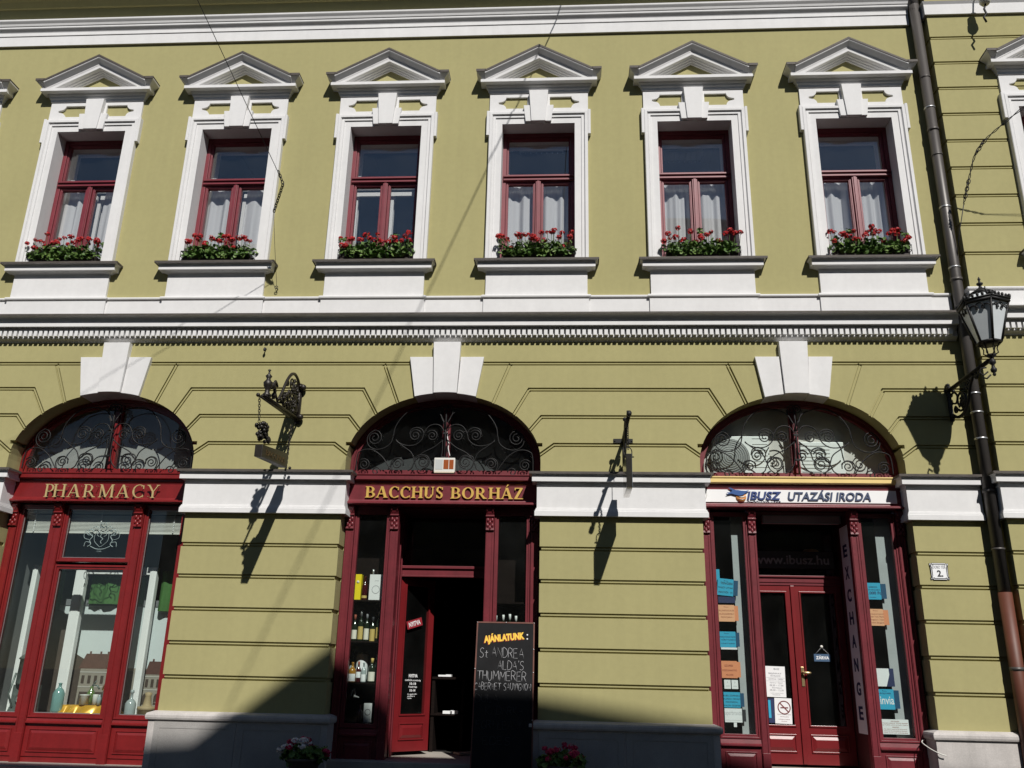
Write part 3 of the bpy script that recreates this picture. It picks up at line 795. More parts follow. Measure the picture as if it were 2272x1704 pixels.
ev = MB(); ev.xprism([(-.3, 11.02), (.62, 11.08), (.72, 11.08), (.72, 11.16), (.80, 11.17), (.82, 11.24), (-.3, 11.55)], XR + .003, 12); nbp('eaves', ev, YEL)

# ================================================================== SHOPFRONTS
def console_mb(cx, w, ztop, zbot, d):
    """carved bracket capital"""
    mb = MB(); h = ztop - zbot
    prof = [(d - .01, zbot), (d + .018, zbot), (d + .026, zbot + .03 * h), (d + .022, zbot + .10 * h), (d + .020, zbot + .3 * h), (d + .026, zbot + .48 * h), (d + .040, zbot + .60 * h),
            (d + .034, zbot + .64 * h), (d + .050, zbot + .72 * h), (d + .064, zbot + .82 * h), (d + .070, zbot + .9 * h), (d + .06, zbot + .97 * h), (d + .04, ztop), (d - .01, ztop)]
    mb.xprism(prof, cx - w / 2, cx + w / 2)
    # acanthus leaf: drooping lobes
    for k, (dz, sx) in enumerate(((.12, .0), (.22, -.3), (.22, .3), (.34, 0), (.44, -.28), (.44, .28))):
        mb.ball((cx + sx * w, -(d + .024), zbot + dz * h), .017, 6, (1, .7, 1.5))
    for sg in (-1, 1):
        mb.lathe([(0, -.006), (.022, -.006), (.022, .006), (0, .006)], (cx + sg * w * .36, -(d + .052), zbot + .83 * h), 12, (1, 0, 0))
    mb.xprism([(d + .03, zbot + .565 * h), (d + .048, zbot + .58 * h), (d + .048, zbot + .615 * h), (d + .03, zbot + .63 * h)], cx - w / 2 - .004, cx + w / 2 + .004)
    return mb
def pilaster_mb(cx, w, z0, z1, d, dback):
    mb = MB(); mb.box(cx - w / 2, cx + w / 2, dback, d, z0, z1)
    for a, b in ((-w / 2 + .008, -w / 2 + .026), (w / 2 - .026, w / 2 - .008)):
        mb.box(cx + a, cx + b, d - .002, d + .008, z0 + .10, z1 - .32)
    mb.box(cx - w / 2 + .006, cx + w / 2 - .006, d - .002, d + .012, z0, z0 + .34 if z0 < .2 else z0 + .06)
    return mb
def frame_mb(x0, x1, z0, z1, w, d0, d1, step=.012):
    mb = MB()
    mb.prism([[(x0, z0), (x1, z0), (x1, z1), (x0, z1)], [(x0 + w, z0 + w), (x1 - w, z0 + w), (x1 - w, z1 - w), (x0 + w, z1 - w)]], d0, d1)
    i = w * .45
    mb.prism([[(x0 + .004, z0 + .004), (x1 - .004, z0 + .004), (x1 - .004, z1 - .004), (x0 + .004, z1 - .004)], [(x0 + i, z0 + i), (x1 - i, z0 + i), (x1 - i, z1 - i), (x0 + i, z1 - i)]], d1 - .001, d1 + step)
    return mb
def riser_mb(x0, x1, z0, z1, d0, d1):
    """panelled stall riser with a raised fielded panel"""
    mb = MB(); mb.box(x0, x1, d0, d1, z0, z1)
    m_ = .05; a, b, c, e = x0 + m_, x1 - m_, z0 + m_, z1 - m_
    if b - a > .08 and e - c > .06:
        mb.prism([[(a, c), (b, c), (b, e), (a, e)], [(a + .014, c + .014), (b - .014, c + .014), (b - .014, e - .014), (a + .014, e - .014)]], d1 - .001, d1 + .012)
        q = .035; o = len(mb.v)
        vs = [V(a + .014, c + .014, d1 + .001), V(b - .014, c + .014, d1 + .001), V(b - .014, e - .014, d1 + .001), V(a + .014, e - .014, d1 + .001),
              V(a + .014 + q, c + .014 + q, d1 + .014), V(b - .014 - q, c + .014 + q, d1 + .014), V(b - .014 - q, e - .014 - q, d1 + .014), V(a + .014 + q, e - .014 - q, d1 + .014)]
        mb.add(vs, [(0, 1, 5, 4), (1, 2, 6, 5), (2, 3, 7, 6), (3, 0, 4, 7), (4, 5, 6, 7)])
    return mb
def cove_mb(x0, x1, prof): mb = MB(); mb.xprism(prof, x0, x1); return mb

def fascia(cx, d, sf, red, corn_mat):
    x0, x1 = cx - HW + .003, cx + HW - .003
    f = MB(); e = d + .10
    f.xprism([(d - .05, 3.018), (d + .155, 3.018), (d + .165, 3.024), (d + .165, 3.042), (d + .155, 3.048), (d + .140, 3.056), (d + .118, 3.062), (d + .112, 3.076), (d + .104, 3.08), (e, 3.084), (e, 3.268),
              (d + .106, 3.272), (d + .106, 3.283), (d + .115, 3.29), (d + .118, 3.30), (d + .118, 3.318), (d - .05, 3.318)], x0, x1)
    fo = obj('fascia', f, red, sf, bev=.002)
    c = MB(); c.xprism([(d - .05, 3.319), (d + .13, 3.319), (d + .160, 3.330), (d + .160, 3.378), (d + .168, 3.384), (d + .172, 3.394), (d + .172, 3.402), (d - .05, 3.424)], x0, x1)
    obj('fascia_cornice', c, corn_mat, sf, bev=.002)
    return fo

def fanlight(cx, d, sf, red, pane=True):
    f = MB()
    outer = arch_pts(cx, HW - .004, AB - .004, 3.425); inner = arch_pts(cx, HW - .085, AB - .085, 3.487)
    inner[0] = (cx - HW + .085, 3.487); inner[-1] = (cx + HW - .085, 3.487)
    f.prism([outer, inner], d - .07, d)
    o2 = arch_pts(cx, HW - .006, AB - .006, 3.427); i2 = arch_pts(cx, HW - .045, AB - .045, 3.46)
    i2[0] = (cx - HW + .045, 3.462); i2[-1] = (cx + HW - .045, 3.462)
    f.prism([o2, i2], d - .001, d + .02)
    f.box(cx - .048, cx + .048, d - .06, d + .012, 3.48, AZ + AB - .08)
    f.box(cx - .022, cx + .022, d + .012, d + .034, 3.48, AZ + AB - .08)
    o = obj('fanlight', f, red, sf, bev=.002)
    if pane:
        g = MB()
        for s in (-1, 1):
            pts = [(cx + s * .05, 3.49)] + [(cx + s * (HW - .09) * math.sin(PI / 2 * i / 14), AZ + (AB - .09) * math.cos(PI / 2 * i / 14)) for i in range(15) if (HW - .09) * math.sin(PI / 2 * i / 14) > .05]
            pts.insert(1, (cx + s * .05, AZ + AB - .09)); pts.append((cx + s * (HW - .09), 3.49))
            g.prism(pts, d - .034, d - .030)
        obj('fanlight_pane', g, GLASSC, sf)
    return o

def grille(cx, d, sf):
    """wrought scrolls, right half mirrored to the left; pixel-like design units -> metres"""
    U_ = lambda px, py: ((px - 1005) / 735.0, 3.452 + (888 - py) / 725.0)
    L = []
    def S(px, py, r, a0, turns, dirn, pre=None):
        sp = spiral(px, -py, r, R(a0), turns, dirn); sp = [(x, -z) for x, z in sp]
        pts = (pre or []) + sp
        if pre: pts = [tuple(v[:2]) for v in catmull([Vector((x, y, 0)) for x, y in pre], 7)][:-1] + sp
        L.append(pts)
    # bottom scrolls
    S(1206, 800, 62, 20, 1.9, 1, [(1120, 885), (1060, 830), (1026, 740)] [::-1] if False else None)
    L.append([tuple(v[:2]) for v in catmull([Vector((x, y, 0)) for x, y in ((1025, 590), (1110, 660), (1220, 720), (1285, 800), (1310, 860), (1345, 886))], 7)])
    L.append([tuple(v[:2]) for v in catmull([Vector((x, y, 0)) for x, y in ((1475, 598), (1400, 655), (1320, 715), (1285, 800), (1260, 855), (1215, 886))], 7)])
    L.append([tuple(v[:2]) for v in catmull([Vector((x, y, 0)) for x, y in ((1030, 600), (1028, 700), (1045, 800), (1085, 860), (1130, 886))], 7)])
    L.append([tuple(v[:2]) for v in catmull([Vector((x, y, 0)) for x, y in ((1285, 800), (1275, 755), (1232, 736), (1170, 745), (1145, 790), (1160, 840), (1206, 862))], 6)])
    S(1446, 818, 58, 200, 1.9, -1)
    L.append([tuple(v[:2]) for v in catmull([Vector((x, y, 0)) for x, y in ((1388, 800), (1400, 785), (1440, 765), (1490, 780), (1508, 830), (1490, 886))], 6)])
    L.append([tuple(v[:2]) for v in catmull([Vector((x, y, 0)) for x, y in ((1505, 880), (1545, 820), (1600, 750), (1690, 690), (1780, 690), (1850, 740), (1885, 820), (1885, 886))], 7)])
    S(1645, 893, 44, 180, 1.2, -1); S(1762, 828, 58, 30, 2.0, 1)
    # side scroll
    S(1680, 572, 74, 90, 2.0, 1)
    L.append([tuple(v[:2]) for v in catmull([Vector((x, y, 0)) for x, y in ((1500, 545), (1520, 620), (1580, 670), (1660, 685), (1725, 655), (1750, 600), (1735, 540), (1680, 498))], 7)])
    # middle heart scrolls
    S(1130, 550, 58, 15, 1.9, 1); S(1292, 548, 60, 165, 1.9, -1)
    L.append([tuple(v[:2]) for v in catmull([Vector((x, y, 0)) for x, y in ((1018, 508), (1055, 455), (1110, 440), (1170, 462), (1210, 525), (1230, 590), (1290, 638), (1370, 645), (1440, 622), (1475, 590))], 7)])
    L.append([tuple(v[:2]) for v in catmull([Vector((x, y, 0)) for x, y in ((1212, 525), (1232, 490), (1280, 472), (1330, 490), (1348, 540))], 7)])
    # upper sweep
    L.append([tuple(v[:2]) for v in catmull([Vector((x, y, 0)) for x, y in ((1025, 420), (1070, 335), (1150, 292), (1260, 280), (1370, 315), (1450, 400), (1490, 480), (1500, 560))], 7)])
    S(1030, 285, 46, 180, 1.7, -1)
    L.append([tuple(v[:2]) for v in catmull([Vector((x, y, 0)) for x, y in ((1076, 290), (1060, 340), (1020, 420))], 6)])
    mb = MB(); seen = 0
    for pts in L:
        for sgn in (-1, 1):
            path = []
            for k, (px, py) in enumerate(pts):
                x, z = U_(px, py); rr = (x / (HW - .10)) ** 2 + (max(0, z - AZ) / (AB - .10)) ** 2
                if rr > 1:
                    q = rr ** -.5; x *= q; z = AZ + (z - AZ) * q if z > AZ else z
                path.append(V(cx + sgn * x, z, d + .0006 * (seen % 9) + .00002 * k))
            seen += 1; mb.tube(path, .0078, 5)
    for z in (3.62, 3.94): mb.box(cx - .03, cx + .03, d - .012, d + .016, z, z + .022)
    mb.tube([V(cx, 3.45, d + .004), V(cx, 4.30, d + .004)], .011, 6)
    for s in (-1, 0, 1):
        mb.tube([V(cx + s * .012, 4.0, d + .012), V(cx + s * .03, 4.10, d + .016), V(cx + s * .062, 4.16, d + .02)], .006, 5)
    return obj('grille', mb, IRON, sf)

def capital_set(cx, xs, w, d, sf, red):
    for x in xs: obj('capital', console_mb(cx + x, w, 3.016, 2.715, d), red, sf)

def room(name, x0, x1, y0, y1, z0, z1, mt, parent, open_front=True):
    b = MB(); b.box(x0, x1, -y1, -y0, z0, z1); o = obj(name, b, mt, parent)
    if open_front:
        bm = bmesh.new(); bm.from_mesh(o.data)
        bmesh.ops.delete(bm, geom=[f for f in bm.faces if abs(f.calc_center_median().y - y0) < 1e-4], context='FACES'); bm.to_mesh(o.data); bm.free()
    return o

# ---------------------------------------------------------------- pharmacy (left)
cx, d = ARC[0], -.30
sf = MB(); sf.box(cx - HW + .002, cx + HW - .002, d - .06, d - .012, -.12, .10)
sf = obj('shopfront', sf, RED1, main)
fascia(cx, d, sf, RED1, RED1)
fanlight(cx, d + .02, sf, RED1); grille(cx, -.17, sf)
for x in (-1.165, -.565, .505, 1.165):
    w_ = .115 if abs(x) < 1 else .10
    obj('pilaster', pilaster_mb(cx + x, w_, -.10, 3.015, d + .03, d - .06), RED1, sf, bev=.002)
capital_set(cx, (-1.165, -.565, .505, 1.165), .105, d + .032, sf, RED1)
pd = d - .03
for nm, x0, x1, z0, z1 in (('display_window', -1.112, -.624, .41, 3.0), ('display_window', -.506, .446, .41, 2.235), ('display_window', -.506, .446, 2.27, 3.0), ('display_window', .564, 1.112, .41, 3.0)):
    fw = .055
    o = obj(nm, frame_mb(cx + x0, cx + x1, z0, z1, fw, pd - .03, pd + .035), RED1, sf, bev=.002)
    g = MB(); g.box(cx + x0 + fw - .005, cx + x1 - fw + .005, pd - .004, pd + .002, z0 + fw - .005, z1 - fw + .005); obj('shop_pane', g, GLASSC, sf)
    bd = MB(); a, b, c_, e_ = cx + x0 + fw, cx + x1 - fw, z0 + fw, z1 - fw
    bd.prism([[(a, c_), (b, c_), (b, e_), (a, e_)], [(a + .009, c_ + .009), (b - .009, c_ + .009), (b - .009, e_ - .009), (a + .009, e_ - .009)]], pd + .003, pd + .008)
    obj('glazing_bead', bd, STEEL, sf)
for x0, x1 in ((-1.112, -.624), (-.506, .446), (.564, 1.112)):
    obj('stall_riser', riser_mb(cx + x0, cx + x1, -.02, .34, pd - .03, pd + .03), RED1, sf, bev=.002)
    obj('sill_rail', cove_mb(cx + x0, cx + x1, [(pd - .03, .342), (pd + .055, .342), (pd + .066, .352), (pd + .066, .366), (pd + .045, .378), (pd + .036, .404), (pd - .03, .408)]), RED1, sf)
st = MB(); st.box(cx - HW + .003, cx + HW - .003, -.5, .05, -.2, -.085); obj('doorstep', st, STEP, sf, bev=.01)
room('shop_room', cx - HW + .0, cx + HW - .0, .385, 2.6, .36, 3.2, ROOMG, main)
room('fanlight_room', cx - HW, cx + HW, .40, .52, 3.43, 4.5, mat('dim_grey_wall', (.30, .29, .28), .85, .1, 2), main)
pf = MB()   # picture display floor
pf.box(cx - HW + .01, cx + HW - .01, -1.2, -.39, .37, .415); obj('display_floor', pf, WHITEG, main)

# ---------------------------------------------------------------- wine shop (middle)
cx, d = ARC[1], -.25
sf = MB(); sf.box(cx - HW + .002, cx - .56, d - .06, d - .012, -.12, .06); sf.box(cx + .56, cx + HW - .002, d - .06, d - .012, -.12, .06)
sf = obj('shopfront', sf, RED2, main)
fascia(cx, d, sf, RED2, RED2); fanlight(cx, d, sf, RED2); grille(cx, -.15, sf)
for x in (-1.165, -.60, .605, 1.165):
    obj('pilaster', pilaster_mb(cx + x, .105, -.10, 3.015, d + .03, d - .08), RED2, sf, bev=.002)
capital_set(cx, (-1.165, -.60, .605, 1.165), .10, d + .032, sf, RED2)
pd = d - .02
for x0, x1 in ((-1.11, -.655), (.66, 1.11)):
    obj('display_window', frame_mb(cx + x0, cx + x1, .39, 2.96, .05, pd - .03, pd + .03), RED2, sf, bev=.002)
    g = MB(); g.box(cx + x0 + .045, cx + x1 - .045, pd - .004, pd + .002, .435, 2.915); obj('shop_pane', g, GLASSC, sf)
    obj('stall_riser', riser_mb(cx + x0, cx + x1, -.05, .30, pd - .03, pd + .03), RED2, sf, bev=.002)
    obj('sill_rail', cove_mb(cx + x0, cx + x1, [(pd - .03, .302), (pd + .055, .302), (pd + .066, .312), (pd + .066, .326), (pd + .045, .338), (pd + .036, .384), (pd - .03, .388)]), RED2, sf)
    hd = MB(); hd.box(cx + x0, cx + x1, pd - .03, pd + .02, 2.962, 3.017); obj('head_rail', hd, RED2, sf)
# shelves in the windows, recess walls
for x0, x1 in ((-1.10, -.655), (.66, 1.10)):
    c_ = MB(); c_.box(cx + x0 - .05, cx + x1 + .05, -.70, -.68, .0, 3.0); obj('display_back', c_, DARKW, sf)
    c_ = MB()
    for z in (1.845, 1.357, .878, .425): c_.box(cx + x0 - .02, cx + x1 + .01, -.68, pd - .035, z, z + .018)
    obj('shelf', c_, DARKW, sf)
for s in (-1, 1):
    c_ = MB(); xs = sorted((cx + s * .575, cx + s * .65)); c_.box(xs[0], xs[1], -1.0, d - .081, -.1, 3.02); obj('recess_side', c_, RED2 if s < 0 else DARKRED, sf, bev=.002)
    c_ = MB()
    for dd in (-.40, -.55, -.70): c_.box(*sorted((cx + s * .574, cx + s * .560)), dd - .02, dd + .02, .05, 2.9)
    obj('recess_moulding', c_, RED2, sf, bev=.002)
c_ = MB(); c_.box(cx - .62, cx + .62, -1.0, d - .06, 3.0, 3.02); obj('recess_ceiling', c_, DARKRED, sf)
dd = -.75
tb = MB(); tb.box(cx - .574, cx + .574, dd - .06, dd + .02, 2.195, 2.335); tb.box(cx - .574, cx + .574, dd + .02, dd + .045, 2.30, 2.335); tb.box(cx - .574, cx + .574, dd + .02, dd + .032, 2.195, 2.215)
obj('transom_bar', tb, RED2, sf, bev=.003)
tg = MB(); tg.box(cx - .574, cx + .574, dd - .03, dd - .026, 2.335, 3.0); obj('transom_pane', tg, GLASSC, sf)
def door_leaf(name, mtr, w_, z0, z1, zg0, loc, ang, parent, glass=GLASSC, st_w=.095, panel=True):
    """leaf in local coordinates: hinge at the origin, opens about z"""
    mb = MB(); t_ = .045
    mb.prism([[(0, z0), (w_, z0), (w_, z1), (0, z1)], [(st_w, zg0), (w_ - st_w, zg0), (w_ - st_w, z1 - st_w), (st_w, z1 - st_w)]], -t_, 0)
    mb.prism([[(st_w - .018, zg0 - .018), (w_ - st_w + .018, zg0 - .018), (w_ - st_w + .018, z1 - st_w + .018), (st_w - .018, z1 - st_w + .018)], [(st_w + .002, zg0 + .002), (w_ - st_w - .002, zg0 + .002), (w_ - st_w - .002, z1 - st_w - .002), (st_w + .002, z1 - st_w - .002)]], -.001, .012)
    a, b, c, e = st_w - .01, w_ - st_w + .01, z0 + .13, zg0 - .10
    mb.prism([[(a, c), (b, c), (b, e), (a, e)], [(a + .016, c + .016), (b - .016, c + .016), (b - .016, e - .016), (a + .016, e - .016)]], -.001, .013)
    q = .04; x_ = [V(a + .018, c + .018, .001), V(b - .018, c + .018, .001), V(b - .018, e - .018, .001), V(a + .018, e - .018, .001), V(a + .018 + q, c + .018 + q, .016), V(b - .018 - q, c + .018 + q, .016), V(b - .018 - q, e - .018 - q, .016), V(a + .018 + q, e - .018 - q, .016)]
    mb.add(x_, [(0, 1, 5, 4), (1, 2, 6, 5), (2, 3, 7, 6), (3, 0, 4, 7), (4, 5, 6, 7)])
    o = obj(name, mb, mtr, parent, bev=.003); o.location = loc; o.rotation_euler = (0, 0, ang)
    return o, (st_w, w_ - st_w, zg0, z1 - st_w)
leaf, lb = door_leaf('door_leaf', DOORRED, .57, .10, 2.19, .53, (cx - .568, -(dd), 0), R(48), main)
g = MB(); g.box(lb[0], lb[1], -.024, -.020, lb[2], lb[3]); o = obj('door_pane', g, GLASSC, leaf)
st = MB(); st.box(cx - HW + .003, cx + HW - .003, -1.6, -.02, -.2, .055); obj('doorstep', st, STEP, sf, bev=.01)
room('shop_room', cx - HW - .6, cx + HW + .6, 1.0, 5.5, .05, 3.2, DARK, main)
room('fanlight_room', cx - HW, cx + HW, .33, .62, 3.43, 4.5, mat('grey_blind_panel', (0.045, 0.045, 0.048), .8, .1, 2), main)

# ---------------------------------------------------------------- travel office (right)
cx, d = ARC[2], -.25
sf = MB(); sf.box(cx - HW + .002, cx - .56, d - .06, d - .012, -.12, .06); sf.box(cx + .56, cx + HW - .002, d - .06, d - .012, -.12, .06)
sf = obj('shopfront', sf, RED2, main)
fascia(cx, d, sf, RED2, GOLDBAND); fanlight(cx, d, sf, RED2); grille(cx, -.15, sf)
for x in (-1.165, -.61, .61, 1.165):
    obj('pilaster', pilaster_mb(cx + x, .095, -.10, 3.015, d + .03, d - .08), RED2, sf, bev=.002)
capital_set(cx, (-1.165, -.61, .61, 1.165), .09, d + .032, sf, RED2)
pd = d - .02
for x0, x1 in ((-1.115, -.66), (.66, 1.115)):
    obj('display_window', frame_mb(cx + x0, cx + x1, .385, 2.985, .05, pd - .03, pd + .03), RED2, sf, bev=.002)
    g = MB(); g.box(cx + x0 + .045, cx + x1 - .045, pd - .004, pd + .002, .43, 2.94); obj('shop_pane', g, GLASSC, sf)
    obj('stall_riser', riser_mb(cx + x0, cx + x1, -.05, .30, pd - .03, pd + .03), RED2, sf, bev=.002)
    obj('sill_rail', cove_mb(cx + x0, cx + x1, [(pd - .03, .302), (pd + .055, .302), (pd + .066, .312), (pd + .066, .326), (pd + .045, .338), (pd + .036, .380), (pd - .03, .384)]), RED2, sf)
    c_ = MB(); c_.box(cx + x0 - .05, cx + x1 + .05, -.95, -.93, .0, 3.0); obj('display_back', c_, mat('grey_blue_backing', (.19, .215, .225), .8, .1, 3), sf)  # backing colour imitates the grey-blue reflection in the shop glass
    c_ = MB(); c_.box(cx + x0, cx + x1, -.93, pd - .035, .38, .40); obj('display_floor', c_, WHITEG, sf)
    c_ = MB(); c_.box(cx + x0 + (.28 if x0 < 0 else .25), cx + x1 - .02, -.40, -.38, .40, 2.95); obj('side_board', c_, mat('grey_display_board', (.40, .42, .43), .8, .1, 4), sf)
for s in (-1, 1):
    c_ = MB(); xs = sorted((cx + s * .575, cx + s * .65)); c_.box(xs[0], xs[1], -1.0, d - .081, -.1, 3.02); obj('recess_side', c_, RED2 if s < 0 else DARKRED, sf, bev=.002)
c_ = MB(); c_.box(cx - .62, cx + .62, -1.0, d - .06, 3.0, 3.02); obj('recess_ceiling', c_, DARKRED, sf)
dd = -.80
tb = MB(); tb.box(cx - .574, cx + .574, dd - .06, dd + .02, 2.20, 2.285); tb.box(cx - .574, cx + .574, dd + .02, dd + .04, 2.262, 2.285); tb.box(cx - .574, cx + .574, dd - .06, dd + .01, 2.165, 2.1995)
obj('transom_bar', tb, RED2, sf, bev=.003)
tg = MB(); tg.box(cx - .574, cx + .574, dd - .03, dd - .026, 2.286, 3.0); obj('transom_pane', tg, GLASSC, sf)
lw = .565; mx_ = cx - .045
for s, x0 in ((0, mx_ - .525), (1, mx_ + .012)):
    lf, lb = door_leaf('door_leaf', DOORRED, .525 if s == 0 else .60, .085, 2.163, .52, (x0, -dd, 0), 0.0, sf, st_w=.088)
    g = MB(); g.box(lb[0], lb[1], -.024, -.020, lb[2], lb[3]); obj('door_pane', g, GLASSC, sf).location = (x0, -dd, 0)
c_ = MB(); c_.box(mx_ - .022, mx_ + .026, dd + .001, dd + .022, .09, 2.16); obj('cover_strip', c_, DOORRED, sf, bev=.004)
hd = MB(); hx = mx_ + .052; hd.box(hx - .018, hx + .018, dd + .0, dd + .01, .965, 1.19); hd.tube([V(hx, 1.125, dd + .01), V(hx, 1.125, dd + .05), V(hx + .05, 1.12, dd + .062), V(hx + .085, 1.12, dd + .055)], [.014, .014, .017, .014], 8)
obj('door_handle', hd, BRASS, sf, bev=.002)
st = MB(); st.box(cx - HW + .003, cx + HW - .003, -1.6, -.02, -.2, .055); obj('doorstep', st, STEP, sf, bev=.01)
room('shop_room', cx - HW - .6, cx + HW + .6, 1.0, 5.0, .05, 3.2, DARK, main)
room('fanlight_room', cx - HW, cx + HW, .325, .40, 3.43, 4.6, mat('beige_grey_wall', (.62, .585, .55), .85, .1, 2), main)

# ================================================================== OPPOSITE SIDE OF THE STREET (behind the camera)
P0 = 14.0
def occ(xs, zs): return (xs + SX * P0, zs + SZ * P0)
ob_ = thing('opposite_building', 'gabled house across the street behind the viewer', 'building', (4, -P0 - 5, 0))
sil = [occ(-17, .02), occ(-5.2, .10), occ(-4.3, .165), occ(-2.69, 1.40), occ(-2.45, 1.30), occ(-1.95, .83), occ(-.3, .79), occ(1.7, .515), occ(3.6, .05), occ(9.0, -.1)]  # gable follows its cast shadow; unseen ends lengthened to shade ground and darken reflections
body = MB(); body.prism([(sil[-1][0], -.2)] + [(sil[0][0], -.2)] + sil, P0 + 7, P0)
obj('wall', body, OPPW, ob_, (4, -P0 - 5, 0))
for i in range(11):
    for j in range(4):
        q = MB(); x = sil[0][0] + 1.2 + i * 2.1; q.box(x, x + .9, P0 - .06, P0 - .004, 1.5 + j * 3.3, 3.2 + j * 3.3); obj('window', q, mat('opposite_window', (.03, .035, .04), .2), ob_, (4, -P0 - 5, 0))

# ================================================================== SIGNS AND LETTERS
def sign(name, label, cat, mb, mt, org, group=None, **k): return tag(obj(name, mb, mt, None, org, **k), label, cat, group)
A1, A2, A3 = ARC
t = thing('shop_sign', 'thin pale gold raised capitals reading PHARMACY on bright red fascia', 'shop sign', (-5.97, .14, 3.07), 'shop name signs over the doors')
obj('lettering', serif_text('PHARMACY', -6.745, -5.199, 3.072, 3.240, -.135, .012, .105, .05, .07), GOLDP, t, (-5.97, .14, 3.07))
pins = MB()
for i in range(15):
    x = -6.66 + i * .10; pins.tube([V(x, 3.09 if i % 2 else 3.215, -.205), V(x, 3.09 if i % 2 else 3.215, -.121)], .004, 6)
obj('mounting_pin', pins, BRASS, t, (-5.97, .14, 3.07))['kind'] = 'stuff'
t = thing('shop_sign', 'bold gold raised serif capitals on wine red fascia of the open shop', 'shop sign', (-1.54, .13, 3.10), 'shop name signs over the doors')
obj('lettering', serif_text('BACCHUS', -2.545, -1.540, 3.103, 3.247, -.148, .022, .18, .07, .02), GOLD, t, (-1.54, .13, 3.10))
obj('lettering', serif_text('BORHÁZ', -1.460, -.530, 3.100, 3.243, -.148, .022, .18, .07, .02), GOLD, t, (-1.54, .13, 3.10))
t = thing('shop_sign', 'white board with slanting blue letters and a bird emblem over right shop', 'shop sign', (2.78, .15, 3.08), 'shop name signs over the doors'); og = (2.78, .15, 3.08)
b = MB(); b.box(A3 - HW + .01, A3 + HW - .10, -.149, -.128, 3.088, 3.245); obj('board', b, SIGNW, t, og, bev=.003)
obj('lettering', text_mb('IBUSZ', 2.205, 2.625, 3.118, 3.222, -.127, .012, shear=.22, bold=.03), BLUEL, t, og)
obj('lettering', text_mb('UTAZÁSI IRODA', 2.70, 3.69, 3.113, 3.246, -.127, .012, shear=.22, bold=.025), BLUEG, t, og)
obj('lettering', text_mb('ALAPÍTVA 1902', 2.20, 2.61, 3.094, 3.112, -.127, .004, shear=.1), BLUEG, t, og)
b = MB(); b.lathe([(0, 0), (.062, 0), (.062, .010), (0, .010)], (2.135, .127, 3.152), 28, (0, -1, 0)); obj('orange_disc', b, SUNO, t, og)
b = MB()
b.prism([(1.955, 3.178), (2.02, 3.190), (2.06, 3.178), (2.11, 3.165), (2.155, 3.172), (2.20, 3.205), (2.235, 3.235), (2.19, 3.225), (2.14, 3.228), (2.10, 3.235), (2.06, 3.238), (2.015, 3.262), (1.985, 3.264), (2.03, 3.232), (2.02, 3.215), (1.99, 3.205), (1.962, 3.208), (1.985, 3.194)], -.1155, -.104)
obj('bird_emblem', b, BIRDB, t, og)
b = MB(); b.prism([(2.105, 3.150), (2.145, 3.146), (2.185, 3.160), (2.195, 3.170), (2.15, 3.158)], -.1155, -.110); b.prism([(2.10, 3.128), (2.15, 3.118), (2.18, 3.128), (2.15, 3.124)], -.1155, -.110); obj('disc_stripe', b, SIGNW, t, og)

# white cable hanging at the left end of the sign board
def wire(name, label, pts, r, mt, cat='cable', n=6, group=None):
    mb = MB(); mb.tube(pts, r, n); return sign(name, label, cat, mb, mt, pts[0], group)

# house number plate
t = thing('house_number_plate', 'white enamel plate with notched corners bearing a house number 2', 'plate', (4.335, -.001, 2.27)); og = (4.335, -.001, 2.27)
def notched(x0, x1, z0, z1, q): 
    return [(x0 + q, z0), (x1 - q, z0), (x1 - q, z0 + q * .35), (x1, z0 + q * .1), (x1, z0 + q), (x1 - q * .35, z0 + q), (x1 - q * .35, z1 - q), (x1, z1 - q), (x1, z1 - q * .1), (x1 - q, z1 - q * .35), (x1 - q, z1), (x0 + q, z1), (x0 + q, z1 - q * .35), (x0, z1 - q * .1), (x0, z1 - q), (x0 + q * .35, z1 - q), (x0 + q * .35, z0 + q), (x0, z0 + q), (x0, z0 + q * .1), (x0 + q, z0 + q * .35)]
b = MB(); b.prism(notched(4.232, 4.438, 2.176, 2.364, .028), .001, .012); obj('plate', b, PAPW, t, og)
b = MB(); b.prism([notched(4.240, 4.430, 2.184, 2.356, .026), notched(4.2475, 4.4225, 2.1915, 2.3485, .0255)], .0122, .014); b.prism([notched(4.229, 4.441, 2.173, 2.367, .028), notched(4.2325, 4.4375, 2.1765, 2.3635, .028)], .001, .0125)
obj('border', b, INK, t, og)
obj('lettering', text_mb('DOBÓ TÉR', 4.262, 4.408, 2.302, 2.345, .0122, .002), INKG, t, og)
obj('numeral', text_mb('2.', 4.305, 4.372, 2.208, 2.283, .0122, .002, bold=.03), INK, t, og)

# ================================================================== DOWNPIPE
t = thing('downpipe', 'dark brown rainwater pipe standing in the corner between the two buildings', 'drainpipe', (5.0, -.10, -.10)); og = (5.0, -.10, -.10)
PX, PD_, PR = 4.99, .11, .068
b = MB(); b.tube([V(PX, 2.02, PD_), V(PX, 10.30, PD_)], PR, 20); b.tube([V(PX, 10.2, PD_), V(PX - .0, 10.45, PD_), V(PX - .02, 10.9, .4), V(PX - .02, 11.2, .55)], PR, 16); obj('pipe', b, PIPE, t, og)
b = MB(); b.tube([V(PX, -.10, PD_), V(PX, 2.03, PD_)], PR + .006, 20); obj('lower_pipe', b, PIPER, t, og)
for z in (9.05, 8.55, 7.80, 7.0, 6.12, 4.41, 4.17, 3.84, 2.52):
    b = MB(); b.lathe([(PR + .001, -.012), (PR + .007, -.010), (PR + .007, .010), (PR + .001, .012)], (PX, -PD_, z), 20); obj('joint', b, STEEL if z in (7.0, 6.12, 8.55, 4.41, 4.17, 3.84) else PIPE, t, og)
